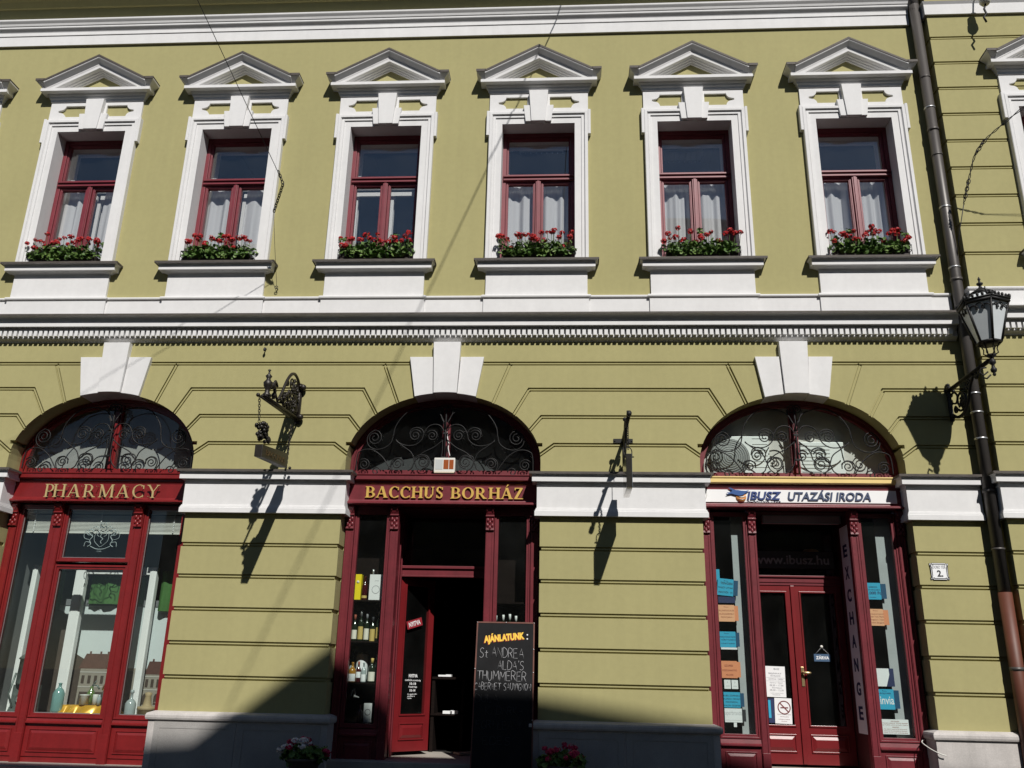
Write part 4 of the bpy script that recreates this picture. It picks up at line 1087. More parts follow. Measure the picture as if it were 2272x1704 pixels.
for z in (8.2, 5.95, 3.2, 1.2):
    b = MB(); b.lathe([(PR + .001, -.02), (PR + .009, -.02), (PR + .009, .02), (PR + .001, .02)], (PX, -PD_, z), 20); b.box(PX - .012, PX + .012, -.03, PD_ - PR, z - .015, z + .015); obj('clamp', b, PIPE, t, og)

# ================================================================== STREET LANTERN ON ITS BRACKET
LX, LD = 4.825, 1.0
t = thing('wall_lantern', 'black six-sided street lantern with frosted panes on a scrolled wall bracket', 'lantern', (4.725, 0, 4.3)); og = (4.725, 0, 4.3)
W0 = Vector((4.725, 0, 0)); W1 = Vector((LX, -LD, 0)); wd = (W1 - W0)
def BP(u, z): p = W0 + wd * (u / LD); return Vector((p.x, p.y, z))
b = MB()
side = Vector((0, 0, 1)).cross(wd).normalized()
for s in (-.022, .022):
    b.tube([BP(0, 4.475) + side * s, BP(.97, 4.545) + side * s], .013, 8)
b.tube([BP(0, 4.475), BP(.97, 4.545)], .018, 8)
b.obox(BP(.02, 4.33), side * .022, wd.normalized() * .012, Vector((0, 0, .235)))
for z in (4.50, 4.14): b.ball(BP(.05, z), .035, 8)
for z in (4.55, 4.10): b.ball(BP(.03, z), .024, 8)
for s in (-1, 1): b.ball(BP(.045, 4.47) + side * .05 * s, .022, 8)
def bsp(u, z, r, a0, turns, dr, rad=.011, n=26):
    rad *= 1.45; b.tube([BP(p[0], p[1]) for p in spiral(u, z, r, R(a0), turns, dr, n)], rad, 6)
def bcv(pts, rad=.012): rad *= 1.4; b.tube([BP(p.x, p.y) for p in catmull([Vector((q[0], q[1], 0)) for q in pts], 8)], rad, 6)
bcv([(.05, 4.16), (.16, 4.10), (.30, 4.12), (.42, 4.22), (.50, 4.38), (.60, 4.49)], .014)
bsp(.27, 4.28, .135, 200, 1.8, 1, .010); bsp(.30, 4.25, .07, 20, 1.5, -1, .009); bsp(.47, 4.42, .06, 250, 1.7, -1, .009)
bcv([(.06, 4.40), (.14, 4.42), (.20, 4.36), (.16, 4.28), (.08, 4.30)], .009); bsp(.14, 4.20, .045, 90, 1.5, 1, .008)
bcv([(.55, 4.50), (.66, 4.46), (.74, 4.49), (.80, 4.53)], .009); bsp(.66, 4.455, .04, 80, 1.5, 1, .008)
for k in range(10): b.ball(BP(.18 + .30 * random.random(), 4.16 + .25 * random.random()), .014, 6)
obj('bracket', b, IRON, t, og)
b = MB()   # stem below the lamp
b.lathe([(0, 4.335), (.012, 4.34), (.02, 4.36), (.012, 4.375), (.03, 4.39), (.035, 4.42), (.02, 4.44), (.016, 4.47), (.036, 4.49), (.036, 4.52), (.02, 4.535), (.022, 4.555), (.05, 4.575), (.052, 4.595), (.03, 4.60), (0, 4.60)], (LX, -LD, 0), 14)
b.tube([V(LX - .05, 4.40, LD - .03), V(LX - .10, 4.36, LD - .05), V(LX - .13, 4.40, LD - .06), V(LX - .11, 4.45, LD - .06), V(LX - .06, 4.45, LD - .03)], .010, 6)
b.tube([V(LX - .03, 4.36, LD - .02), V(LX - .07, 4.32, LD - .04), V(LX - .10, 4.335, LD - .05)], .010, 6)
for k in range(6):
    a = PI / 6 + k * PI / 3; c, s = math.cos(a), math.sin(a)
    b.tube([Vector((LX + c * r, -LD + s * r, z)) for r, z in ((.045, 4.592), (.075, 4.61), (.068, 4.66), (.085, 4.70), (.112, 4.728))], .0075, 6)
obj('lamp_stem', b, IRON, t, og)
RB, RT, ZB, ZT = .128, .262, 4.735, 5.195
def hexp(r, z, k, off=0): a = R(23) + k * PI / 3; return Vector((LX + math.cos(a) * r, -LD + math.sin(a) * r, z))
fr = MB()
for k in range(6):
    fr.tube([hexp(RB, ZB, k), hexp(RT, ZT, k)], .014, 6)
    for r, z, q in ((RB, ZB, .016), (RT + .004, ZT, .020), (RT + .02, ZT + .028, .012)): fr.tube([hexp(r, z, k), hexp(r, z, k + 1)], q, 6)
    # trefoil tracery at the pane top
    p0, p1 = hexp(RT, ZT, k), hexp(RT, ZT, k + 1); q0, q1 = hexp(RB, ZB, k), hexp(RB, ZB, k + 1)
    dwn = ((q0 + q1) - (p0 + p1)).normalized(); acr = (p1 - p0).normalized(); mid = (p0 + p1) / 2; wd2 = (p1 - p0).length
    nrm = acr.cross(dwn); mid = mid + nrm * (.006 if nrm.dot(mid - Vector((LX, -LD, mid.z))) > 0 else -.006)
    path = []
    for cx_, cz_, r_, a0, a1 in ((-.27, .115, .085, 190, 20), (0, .085, .075, 200, -20), (.27, .115, .085, 160, -10)):
        for i in range(9):
            a = R(a0 + (a1 - a0) * i / 8); path.append(mid + acr * (cx_ * wd2 * .9 + r_ * .62 * math.cos(a)) + dwn * (cz_ - r_ * .72 * math.sin(a)))
    fr.tube(path, .0065, 5)
    # crest leaves on the eave
    for j in range(5):
        f_ = (j + .5) / 5; p = p0.lerp(p1, f_) + Vector((0, 0, .045)); h_ = .030 + .028 * math.sin(PI * f_)
        fr.ball(p + Vector((0, 0, h_ * .4)), .017, 5, (1, 1, 1.6))
    fr.ball(hexp(RT + .015, ZT + .055, k), .020, 6, (1, 1, 1.5))
    fr.tube([hexp(RT, ZT + .04, k), hexp(.20, 5.27, k), hexp(.13, 5.325, k)], .010, 6)
    fr.tube([hexp(.13, 5.33, k), hexp(.13, 5.33, k + 1)], .013, 6)
    if k in (0, 2, 4): fr.tube([hexp(.135, 5.33, k), hexp(.14, 5.385, k)], .007, 5)
fr.lathe([(0, 5.335), (.135, 5.335), (.14, 5.35), (.10, 5.375), (.06, 5.385), (.05, 5.41), (.03, 5.42), (.016, 5.44), (.016, 5.455), (.034, 5.47), (.036, 5.485), (.014, 5.50), (.010, 5.52), (.018, 5.535), (.012, 5.55), (0, 5.575)], (LX, -LD, 0), 14)
fr.lathe([(0, 4.715), (.11, 4.715), (.12, 4.735), (0, 4.74)], (LX, -LD, 0), 6)
obj('lamp_frame', fr, IRON, t, og)
for k in range(6):
    g = MB(); g.add([hexp(RB - .004, ZB, k), hexp(RB - .004, ZB, k + 1), hexp(RT - .004, ZT, k + 1), hexp(RT - .004, ZT, k), hexp(RB - .008, ZB, k), hexp(RB - .008, ZB, k + 1), hexp(RT - .008, ZT, k + 1), hexp(RT - .008, ZT, k)], [(0, 1, 2, 3), (7, 6, 5, 4), (0, 4, 5, 1), (2, 6, 7, 3), (1, 5, 6, 2), (0, 3, 7, 4)])
    obj('lamp_pane', g, LAMPG, t, og)
    g = MB(); g.add([hexp(RT - .012, ZT + .02, k), hexp(RT - .012, ZT + .02, k + 1), hexp(.195, 5.27, k + 1), hexp(.195, 5.27, k), hexp(.125, 5.33, k + 1), hexp(.125, 5.33, k)], [(0, 1, 2, 3), (3, 2, 4, 5)]); obj('roof_pane', g, LAMPG, t, og)

# ================================================================== HANGING SIGNS
def chain(mb, p, q, link=.036, r=.0042):
    p, q = Vector(p), Vector(q); n = max(2, int((q - p).length / (link * .74))); ax = (q - p).normalized()
    u = ax.orthogonal().normalized(); v = ax.cross(u)
    for i in range(n):
        c = p.lerp(q, (i + .5) / n); w_ = u if i % 2 else v
        mb.tube([c + ax * math.cos(2 * PI * k / 10) * link * .55 + w_ * math.sin(2 * PI * k / 10) * link * .36 for k in range(11)], r, 5, False)
SX1 = -3.468
t = thing('hanging_sign', 'dark bronze bracket sign with grape cluster and small tilted name board', 'hanging sign', (SX1, 0, 4.05), 'bracket signs on the wall piers'); og = (SX1, 0, 4.05)
P = lambda u, z, x=0: V(SX1 + x, z, u)
b = MB()
for x in (-.018, .018):
    b.tube([P(.0, 4.09, x), P(1.30, 3.995, x)], .013, 6)
b.tube([P(.35, 4.02), P(1.47, 3.945)], .013, 6); b.ball(P(1.47, 3.945), .024, 6)
b.box(SX1 - .03, SX1 + .03, 0.0, .025, 4.02, 4.56)
b.tube([P(.03, 4.06), P(.03, 4.56)], .022, 8)
for z in (4.50, 4.10):
    b.ball(P(.06, z, .05), .042, 8); b.ball(P(.05, z, -.04), .03, 8); b.lathe([(0, 0), (.055, 0), (.05, .02), (0, .025)], P(.0, z), 12, (0, -1, 0))
def cv(pts, r=.012): b.tube([P(p.x, p.y) for p in catmull([Vector((q[0], q[1], 0)) for q in pts], 8)], r, 6)
cv([(.05, 4.50), (.16, 4.58), (.30, 4.60), (.44, 4.54), (.58, 4.40), (.70, 4.22), (.80, 4.10)], .020)
cv([(.80, 4.06), (.90, 4.12), (1.0, 4.20), (.96, 4.28), (.88, 4.24)], .016)
for (u, z, r, a, dr) in ((.18, 4.46, .085, 30, 1), (.36, 4.44, .085, 200, -1), (.22, 4.28, .085, 90, 1), (.42, 4.28, .08, 300, -1), (.58, 4.22, .07, 120, 1), (.14, 4.17, .06, 0, -1), (.36, 4.15, .06, 90, 1)):
    b.tube([P(*q) for q in spiral(u, z, r, R(a), 1.7, dr, 22)], .0105, 6)
rnd = random.Random(3)
for k in range(60):
    u_ = .08 + .66 * rnd.random(); zt_ = 4.56 - .62 * max(0, u_ - .12) - .03; b.ball(P(u_, 4.10 + max(.02, zt_ - 4.10) * rnd.random(), rnd.uniform(-.03, .03)), rnd.uniform(.016, .026), 5, (1, 1.3, .9))
for q in range(7):
    u_ = .10 + .085 * q; b.tube([P(*p) for p in spiral(u_, 4.20 + .10 * (q % 3), .05, R(60 * q), 1.5, 1 if q % 2 else -1, 16)], .011, 5)
cv([(.06, 4.10), (.20, 4.24), (.30, 4.40), (.26, 4.54)], .014); cv([(.06, 4.30), (.24, 4.34), (.44, 4.28), (.62, 4.12)], .014)
obj('bracket', b, BRONZE, t, og)
b = MB()
b.lathe([(0, 0), (.05, 0), (.055, .02), (.03, .05), (.028, .09), (.05, .13), (.055, .17), (.03, .20), (.022, .22), (.04, .25), (.012, .28), (.01, .31), (.02, .325), (0, .34)], P(1.20, 4.01), 12)
b.tube([P(1.16, 4.12), P(1.05, 4.20, .02), P(1.0, 4.14, .02), P(.98, 4.05)], .022, 6); b.ball(P(1.09, 4.18, .01), .045, 6); b.ball(P(1.0, 4.09, .01), .032, 6)
obj('finial', b, BRONZE, t, og)
b = MB(); chain(b, P(1.42, 3.94), P(1.34, 3.66)); obj('chain', b, BRONZE, t, og); b = MB(); chain(b, P(.22, 3.95), P(.26, 3.37)); b.ball(P(.20, 3.40, .03), .02, 6); obj('chain', b, BRONZE, t, og)
b = MB()
for k in range(46):
    h_ = rnd.random(); a = rnd.uniform(0, 6.28); rr_ = (.085 * (1 - h_ * .5)) * math.sqrt(rnd.random()); b.ball(P(1.20 + rr_ * 1.6 * math.cos(a), 3.68 - .20 * h_, rr_ * math.sin(a)), .024, 6)
b.tube([P(1.24, 3.66), P(1.10, 3.62), P(.98, 3.56)], .014, 6); b.ball(P(.98, 3.55), .045, 6, (.6, 1.2, 1)); b.ball(P(1.30, 3.62, .02), .03, 6)
obj('grape_cluster', b, BRONZE, t, og)
b = MB(); tl = .022
pts = [(.36, 3.545), (1.26, 3.425), (1.26, 3.285), (.36, 3.365)]
b.add([P(u, z, x) for x in (-.045, .045) for u, z in pts], [(0, 1, 2, 3), (7, 6, 5, 4), (0, 4, 5, 1), (1, 5, 6, 2), (2, 6, 7, 3), (3, 7, 4, 0)])
obj('name_board', b, BRONZE, t, og, bev=.006)
def bfn(u, z, dd): return P(1.26 - u * .90, 3.292 + z * .12 + u * .082 + .0, .045 + dd)
obj('lettering', text_mb('BACCHUS', .14, .88, .22, .80, .0005, .004, fn=bfn), mat('dull_brass', (.09, .055, .02), .5, metal=.5), t, og)

SX2 = .70
t = thing('hanging_sign', 'slim black iron bracket with a plain polished metal panel on a chain', 'hanging sign', (SX2, 0, 3.82), 'bracket signs on the wall piers'); og = (SX2, 0, 3.82)
P = lambda u, z, x=0: V(SX2 + x, z, u)
b = MB()
b.box(SX2 - .12, SX2 + .12, .0, .012, 3.795, 3.848)
for x in (-.105, .105): b.lathe([(0, 0), (.012, 0), (.01, .006), (0, .007)], P(.012, 3.82, x), 8, (0, -1, 0))
b.tube([P(0, 3.82), P(1.12, 3.845)], .023, 8); b.lathe([(0, 0), (.03, 0), (.03, .05), (0, .05)], P(1.09, 3.845), 10, (0, -1, 0))
b.box(SX2 - .022, SX2 + .022, 1.02, 1.06, 3.85, 3.90)
b.tube([P(.03, 3.47), P(.25, 3.56), P(.48, 3.72), P(.62, 3.82)], .018, 6); b.box(SX2 - .024, SX2 + .024, 0, .04, 3.42, 3.49)
b.tube([P(.0, 3.47), P(.0, 3.80)], .013, 6)
for (u, z, r, a, dr) in ((.16, 3.72, .06, 0, 1), (.34, 3.75, .05, 90, -1), (.14, 3.58, .05, 90, 1)): b.tube([P(*q) for q in spiral(u, z, r, R(a), 1.6, dr, 20)], .008, 5)
b.tube([P(.30, 3.84), P(.34, 3.92), P(.42, 3.96), P(.50, 3.92), P(.52, 3.85)], .011, 6); b.ball(P(.42, 3.98), .028, 6); b.ball(P(.60, 3.90), .022, 6); b.ball(P(.74, 3.89), .02, 6)
obj('bracket', b, IRON, t, og)
b = MB(); chain(b, P(.86, 3.82), P(.84, 3.50), .034, .0038); b.tube([P(.84, 3.50 + .055 * math.sin(PI * k / 8) - .03, .042 * math.cos(PI * k / 8)) for k in range(9)], .006, 6); b.tube([P(.84, 3.47, .042), P(.84, 3.40, .042)], .006, 6); b.tube([P(.84, 3.47, -.042), P(.84, 3.40, -.042)], .006, 6); b.tube([P(.84, 3.41, -.065), P(.84, 3.41, .065)], .007, 6)
b.tube([P(.45, 3.80), P(.45, 3.40)], .005, 5)
obj('chain', b, IRON, t, og)
b = MB(); b.box(SX2 - .034, SX2 + .034, .38, .965, 3.03, 3.42); obj('panel', b, mat('polished_steel_panel', (.42, .40, .37), .12, .1, 5, metal=.95), t, og, bev=.004)

# ================================================================== WIRES
wire('overhead_cable', 'thin overhead cable running from the eaves above fourth window toward the street', [V(.10, 10.95, -.02), V(-.1, 11.0, 6.5), V(-.35, 11.2, 13.9)], .009, INK)
t = thing('span_wire', 'thin span wire with twisted dark fitting hanging beside the second upstairs window', 'wire', V(-3.93, 5.92, .0)); og = V(-3.93, 5.92, .0)
b = MB(); b.tube([V(-6.2, 13.0, 11.0), V(-4.18, 8.20, 3.0), V(-3.69, 7.04, 1.02)], .0045, 5); b.tube([V(-3.88, 6.78, .62), V(-3.925, 6.4, .3), V(-3.93, 5.95, .05)], .003, 5); obj('wire', b, INK, t, og)
b = MB(); p_, q_ = V(-3.72, 7.10, 1.0), V(-3.66, 6.98, .9); chain(b, V(-3.72, 7.12, 1.04), V(-3.67, 6.98, .95), .05, .006); chain(b, V(-3.67, 6.98, .95), V(-3.86, 6.74, .66), .05, .006); obj('turnbuckle', b, INK, t, og)
b = MB(); b.tube([V(-3.93, 5.93, -.02), V(-3.93, 5.93, .05)], .008, 6); b.tube([V(-3.93 + .02 * math.cos(k), 5.93 + .02 * math.sin(k), .06) for k in [i * .7 for i in range(9)]], .006, 5); obj('eye_hook', b, INK, t, og)
b = MB(); b.tube([V(-3.99, 5.06, -.02), V(-3.99, 5.055, .06)], .008, 6); b.ball(V(-3.99, 5.03, .06), .018, 6, (1, 1, 1.5)); sign('wall_hook', 'small dark hook in the wall under the dentils left of middle arch', 'hook', b, INK, V(-3.99, 5.05))
t = thing('span_wire', 'thick twisted wire slung beside the drainpipe above the street lantern', 'wire', V(5.02, 6.25, .16)); og = V(5.02, 6.25, .16)
b = MB(); b.tube([V(7.6, 10.9, 4.2), V(5.80, 7.92, 1.25)], .006, 5); b.tube([V(5.085, 6.88, .42), V(5.05, 6.55, .26), V(5.02, 6.25, .16)], .006, 5); obj('wire', b, INK, t, og)
b = MB(); pts = [V(5.80, 7.92, 1.25), V(5.40, 7.66, .92), V(5.21, 7.48, .72), V(5.13, 7.15, .55), V(5.085, 6.88, .42)]
tw = catmull(pts, 12)
for ph in (0, PI): b.tube([p + Vector((.010 * math.cos(ph + i * .9), 0, .010 * math.sin(ph + i * .9))) for i, p in enumerate(tw)], .0055, 5)
chain(b, tw[18], tw[26], .06, .006); chain(b, tw[36], tw[44], .06, .006)
obj('turnbuckle', b, INK, t, og)
t = thing('insulator', 'white glass insulator with hook hanging at the upper right corner', 'insulator', V(5.80, 10.1, .45)); og = V(5.80, 10.1, .45)
b = MB(); b.lathe([(0, 0), (.05, .0), (.075, .04), (.07, .10), (.04, .12), (.06, .15), (.055, .22), (0, .24)], V(5.80, 10.0, .45), 14); obj('bell', b, MILKG, t, og)
b = MB(); b.tube([V(5.80, 10.0, .45), V(5.77, 9.92, .45), V(5.79, 9.84, .45), V(5.745, 9.78, .45), V(5.77, 9.70, .45)], .014, 6); b.tube([V(5.80, 10.2, .45), V(5.80, 10.4, .30), V(5.80, 10.4, .18)], .012, 6); obj('hook', b, IRON, t, og)
wire('loose_cable', 'thin pale cable looping out of the wall at foot of right shop', catmull([V(4.02, .43, -.22), V(3.945, .405, -.10), V(3.985, .345, .03), V(4.05, .306, .10), V(4.11, .288, .104)], 5), .006, WHITEG)
wire('loose_cable', 'thin white cable looping down at the left end of the white sign board', catmull([V(1.665, 3.29, -.10), V(1.69, 3.25, -.09), V(1.715, 3.18, -.09), V(1.70, 3.12, -.09), V(1.68, 3.09, -.10)], 5), .004, WHITEG)
wire('loose_cable', 'white cable dangling over the red mullion of middle fanlight', catmull([V(-1.545, 3.98, -.19), V(-1.535, 3.90, -.18), V(-1.515, 3.82, -.18), V(-1.52, 3.76, -.18), V(-1.495, 3.66, -.18)], 5), .006, WHITE)

# alarm box in the middle fanlight
t = thing('alarm_box', 'off-white box with orange-brown window fixed below the middle fanlight', 'alarm box', (-1.545, .10, 3.42)); og = (-1.545, .10, 3.42)
b = MB(); b.box(-1.678, -1.412, -.16, -.075, 3.425, 3.612); obj('case', b, WHITEG, t, og, bev=.008)
b = MB(); b.box(-1.672, -1.418, -.16, -.068, 3.412, 3.430); obj('base', b, mat('aged_white_plastic', (.55, .47, .36), .5), t, og, bev=.004)
b = MB(); b.box(-1.556, -1.492, -.0748, -.072, 3.465, 3.585); b.box(-1.484, -1.428, -.0748, -.072, 3.465, 3.585); obj('lens', b, mat('orange_brown_lens', (.30, .075, .02), .3), t, og)
b = MB(); b.box(-1.660, -1.566, -.0748, -.072, 3.462, 3.588); obj('front_panel', b, mat('pale_grey_panel', (.48, .50, .49), .4), t, og)

# air conditioners behind the right fanlight
for nm, x0, x1, z1, lab in (('a', 1.85, 2.57, 3.985, 'white air conditioner with round fan grille left of the fanlight mullion'), ('b', 2.93, 3.50, 3.915, 'white louvred air conditioner right of the fanlight mullion')):
    t = thing('air_conditioner', lab, 'air conditioner', ((x0 + x1) / 2, .36, 3.45), 'air conditioners behind the right fanlight'); og = ((x0 + x1) / 2, .36, 3.45)
    b = MB(); b.box(x0, x1, -.395, -.335, 3.45, z1); obj('case', b, WHITE, t, og, bev=.012)
    b = MB()
    if nm == 'a':
        for k in range(8): b.lathe([(.03 + k * .028, 0), (.036 + k * .028, 0), (.036 + k * .028, .006), (.03 + k * .028, .006)], (2.07, .333, 3.70), 28, (0, -1, 0), ring=True)
        b2 = MB(); b2.lathe([(0, 0), (.25, 0), (.25, .002), (0, .002)], (2.07, .3345, 3.70), 32, (0, -1, 0)); obj('fan_opening', b2, mat('grey_fan', (.20, .20, .20), .6), t, og)
        for k in range(7): b.box(2.36, 2.55, -.336, -.330, 3.50 + k * .075, 3.506 + k * .075)
    else:
        for k in range(9): b.box(x0 + .03, x1 - .18, -.336, -.330, 3.47 + k * .048, 3.48 + k * .048)
    obj('louvre', b, mat('grey_louvre', (.45, .45, .44), .5), t, og)

# ================================================================== FLOWER BOXES ON THE SILLS
def leaf_cloud(rnd, n, ext, cen, size, up=.35):
    """many small folded leaves scattered through a flattened volume"""
    mb = MB(); mb.smooth = False
    for _ in range(n):
        while True:
            q = Vector((rnd.uniform(-1, 1), rnd.uniform(-1, 1), rnd.uniform(-1, 1)))
            if abs(q.x) ** 4 + q.y ** 2 + q.z ** 2 < 1: break
        lump = .75 + .5 * noise.noise(Vector((q.x * 6, q.y * 2, 1.7 + ext[0])))
        c = Vector((cen[0] + q.x * ext[0], cen[1] + q.y * ext[1], cen[2] + q.z * ext[2] * lump))
        s = size * rnd.uniform(.6, 1.25)
        nrm = Vector((rnd.gauss(0, .6), rnd.gauss(-.35, .6), rnd.gauss(up + .3, .6))).normalized()
        a = nrm.orthogonal().normalized(); b = nrm.cross(a); ang = rnd.uniform(0, 6.28)
        a, b = a * math.cos(ang) + b * math.sin(ang), b * math.cos(ang) - a * math.sin(ang)
        vs = [c - nrm * s * .12]
        for k in range(7): an = 2 * PI * k / 7; r_ = s * (1.0 if k else .55); vs.append(c + (a * math.cos(an) + b * math.sin(an)) * r_ + nrm * s * .18 * math.cos(2 * an))
        mb.cur = 0 if rnd.random() < .68 else 1
        mb.add(vs, [(0, k, k + 1) for k in range(1, 7)] + [(0, 7, 1)])
    return mb
def petal_head(rnd, r, n=26):
    mb = MB()
    for _ in range(n):
        v = Vector((rnd.gauss(0, 1), rnd.gauss(0, 1), rnd.gauss(.25, .75))).normalized(); c = v * r * rnd.uniform(.72, 1.0); c.z *= .72
        a = v.orthogonal().normalized(); b = v.cross(a); s = r * .42
        ang = rnd.uniform(0, 6.28); a, b = a * math.cos(ang) + b * math.sin(ang), b * math.cos(ang) - a * math.sin(ang)
        mb.add([c - a * s, c - b * s * .9 + v * s * .25, c + a * s, c + b * s * .9 + v * s * .25], [(0, 1, 2), (0, 2, 3)])
    return mb
FH = [petal_head(random.Random(50 + i), .040).mesh('flower_head') for i in range(4)]
for me in FH: me.materials.append(PETAL)
variants = []
for v in range(3):
    rnd = random.Random(20 + v)
    fo = leaf_cloud(rnd, 480, (.53, .115, .14), (0, -.015, .15), .032)
    for k in range(9):   # stray shoots
        x = rnd.uniform(-.5, .5); l2 = leaf_cloud(rnd, 9, (.05, .04, .06), (x, rnd.uniform(-.06, .02), rnd.uniform(.10, .38)), .024); fo = join(fo, l2)
    fo = join(fo, leaf_cloud(rnd, 200, (.51, .03, .075), (0, -.095, .075), .030))
    me = fo.mesh('foliage'); me.materials.append(LEAF); me.materials.append(LEAF2); variants.append(me)
pl = MB()
pl.xprism([(-.062, 0), (.062, 0), (.070, .09), (.076, .095), (.076, .105), (.062, .105), (.058, .08), (-.058, .08), (-.062, .105), (-.076, .105), (-.076, .095), (-.070, .09)], -.47, .47); pl.box(-.469, -.46, -.060, .060, .01, .08); pl.box(.46, .469, -.060, .060, .01, .08)
PLM = pl.mesh('planter'); PLM.materials.append(PLANTER)
gr = MB()
for z in (.06, .135): gr.tube([V(-.50, z, .092), V(.50, z, .092)], .005, 5); gr.tube([V(-.50, z, -.05), V(-.50, z, .092)], .005, 5); gr.tube([V(.50, z, -.05), V(.50, z, .092)], .005, 5)
for k in range(9): gr.tube([V(-.5 + k * .125, .0, .092), V(-.5 + k * .125, .14, .092)], .004, 5)
GRM = gr.mesh('holder'); GRM.materials.append(IRON)
SIDE = [('beside leftmost window, one clump hanging over the left jamb'), ('second window from the left, red flowers bunched in its middle'), ('third window from the left, the one without curtains'),
        ('fourth window, under the long slanting cable shadow'), ('fifth window, above the travel office left pier'), ('rightmost full window, nearest the drainpipe')]
FB_LAB = ['red geranium box on the sill of leftmost full window, a clump over the left jamb', 'red geranium box on second window sill, blooms bunched in the middle',
          'red geranium box under the window that has no curtains', 'red geranium box on fourth window sill, just left of the middle pier cable shadow',
          'red geranium box on fifth window sill, fewest blooms on its left half', 'red geranium box on sixth window sill, next to the drainpipe']
for i in range(6):
    rnd = random.Random(90 + i); cx = WIN[i + 1]
    t = thing('flower_box', FB_LAB[i], 'flower box', (cx, -.05, 6.313), 'geranium boxes on the upstairs sills')
    def ch(name, me, loc=(0, 0, 0), rz=0, sc_=(1, 1, 1)):
        o = bpy.data.objects.new(name, me); COL.objects.link(o); o.parent = t; o.location = loc; o.rotation_euler = (0, 0, rz); o.scale = sc_; return o
    ch('planter', PLM); ch('holder', GRM); ch('foliage', variants[i % 3], sc_=(1 if i < 3 else -1, 1, 1))
    stm = MB(); n = [24, 26, 24, 27, 22, 25][i]
    for k in range(n):
        x = -.50 + 1.0 * (k + rnd.uniform(-.3, .3)) / (n - 1)
        if i == 1: x = x * .9
        z = rnd.choice([.20, .27, .31, .33, .35, .37]) + rnd.uniform(-.03, .03); y = rnd.uniform(-.14, .02)
        if k % 3 == 1: x += rnd.uniform(-.05, .05)
        elif k % 3 == 2: x -= .035
        if i == 0 and k == 0: x, z = -.56, .30
        s_ = rnd.uniform(.72, 1.2)
        ch('flower_head', FH[k % 4], (x, y, z), rnd.uniform(0, 6), (s_, s_, s_))
        stm.tube([(x * .96, y * .5, .12), (x * .98, y * .8, z * .6), (x, y, z)], .0035, 4, False)
    obj('stems', stm, STEM, t)['kind'] = 'stuff'

# flowers in the pots at the foot of the wall
def pot(x, d, label, w_, cols, seed):
    rnd = random.Random(seed); base = (x, -d, -.10)
    t = thing('flower_pot', label, 'flower pot', base, 'flower pots at the foot of the wall')
    b = MB(); b.lathe([(0, 0), (w_ * .62, 0), (w_ * .85, .17), (w_ * .92, .175), (w_ * .92, .20), (w_ * .8, .20), (w_ * .76, .17), (0, .16)], (x, -d, -.10), 20); obj('pot', b, TERRA, t, base)
    f = leaf_cloud(rnd, 260, (w_ * 1.3, w_ * .8, .13), (x, -d, .13), .034); obj('foliage', f, [LEAF, LEAF2], t, base)
    for k in range(22):
        a = rnd.uniform(0, 6.28); q = math.sqrt(rnd.random()); px, py = x + math.cos(a) * q * w_ * 1.35, -d + math.sin(a) * q * w_ * .8
        zz = .20 + .12 * (1 - q) + rnd.uniform(-.05, .04)
        h = petal_head(rnd, rnd.uniform(.030, .048), 22)
        c = cols(px - x, rnd)
        o = obj('flower_head', h, c, t); o.location = (px - base[0], py - base[1], zz - base[2])
pot(-2.90, .30, 'flower pot with white and red blooms left of the wine shop doorway', .21, lambda dx, r: PWHITE if (dx < .02 and r.random() < .75) else PINK, 5)
pot(-.06, .30, 'flower pot with magenta geraniums right of the chalkboard', .21, lambda dx, r: PINK, 6)

# ================================================================== CHALKBOARD
org = (-.70, -.34, -.10)
t = thing('chalkboard', 'tall black chalkboard with yellow heading and chalked wine list leaning by open door', 'chalkboard', org)
LEAN = .105
def CB(x, z, dd=0.0): return Vector((x * 1.021, -(.15 - LEAN * (z + .10)) - dd, max(-.1, 1 + (z - 1) * 1.021)))
def cbp(mb, loops, d0, d1): mb.prism(loops, d0, d1, fn=lambda x, z, dd: CB(x, z, dd))
b = MB(); cbp(b, [(-1.045, -.10), (-.375, -.10), (-.375, 1.585), (-1.030, 1.585)], -.012, .006); obj('board', b, SLATEB, t, org)
b = MB(); cbp(b, [[(-1.052, -.10), (-.368, -.10), (-.368, 1.60), (-1.037, 1.60)], [(-1.037, -.085), (-.383, -.085), (-.383, 1.585), (-1.022, 1.585)]], -.016, .010); obj('frame', b, FRAMEW, t, org)
b = MB()
for x, z in ((-1.03, 1.59), (-.70, 1.592), (-.375, 1.59), (-.377, 1.30), (-.377, 1.05), (-.379, .55), (-1.04, 1.08)): b.ball(CB(x, z, .011), .007, 5, (1, .5, 1))
obj('nail_head', b, STEEL, t, org)['kind'] = 'stuff'
cbf = lambda x, z, dd: CB(x, z, dd)
b = text_mb('AJÁNLATUNK', -.957, -.488, 1.358, 1.478, .0065, .003, bold=.075, fn=cbf, rot=R(6)); obj('heading_shadow', b, REDST, t, org)
b = text_mb('AJÁNLATUNK', -.950, -.483, 1.364, 1.484, .0100, .002, bold=.055, fn=cbf, rot=R(6)); obj('heading', b, YSTICK, t, org)
b = MB()
for z in (1.405, 1.45): b.lathe([(0, 0), (.010, 0), (.010, .002), (0, .002)], CB(-.452, z + .008, .007), 8, (0, -1, 0))
obj('colon', b, PAPW, t, org)
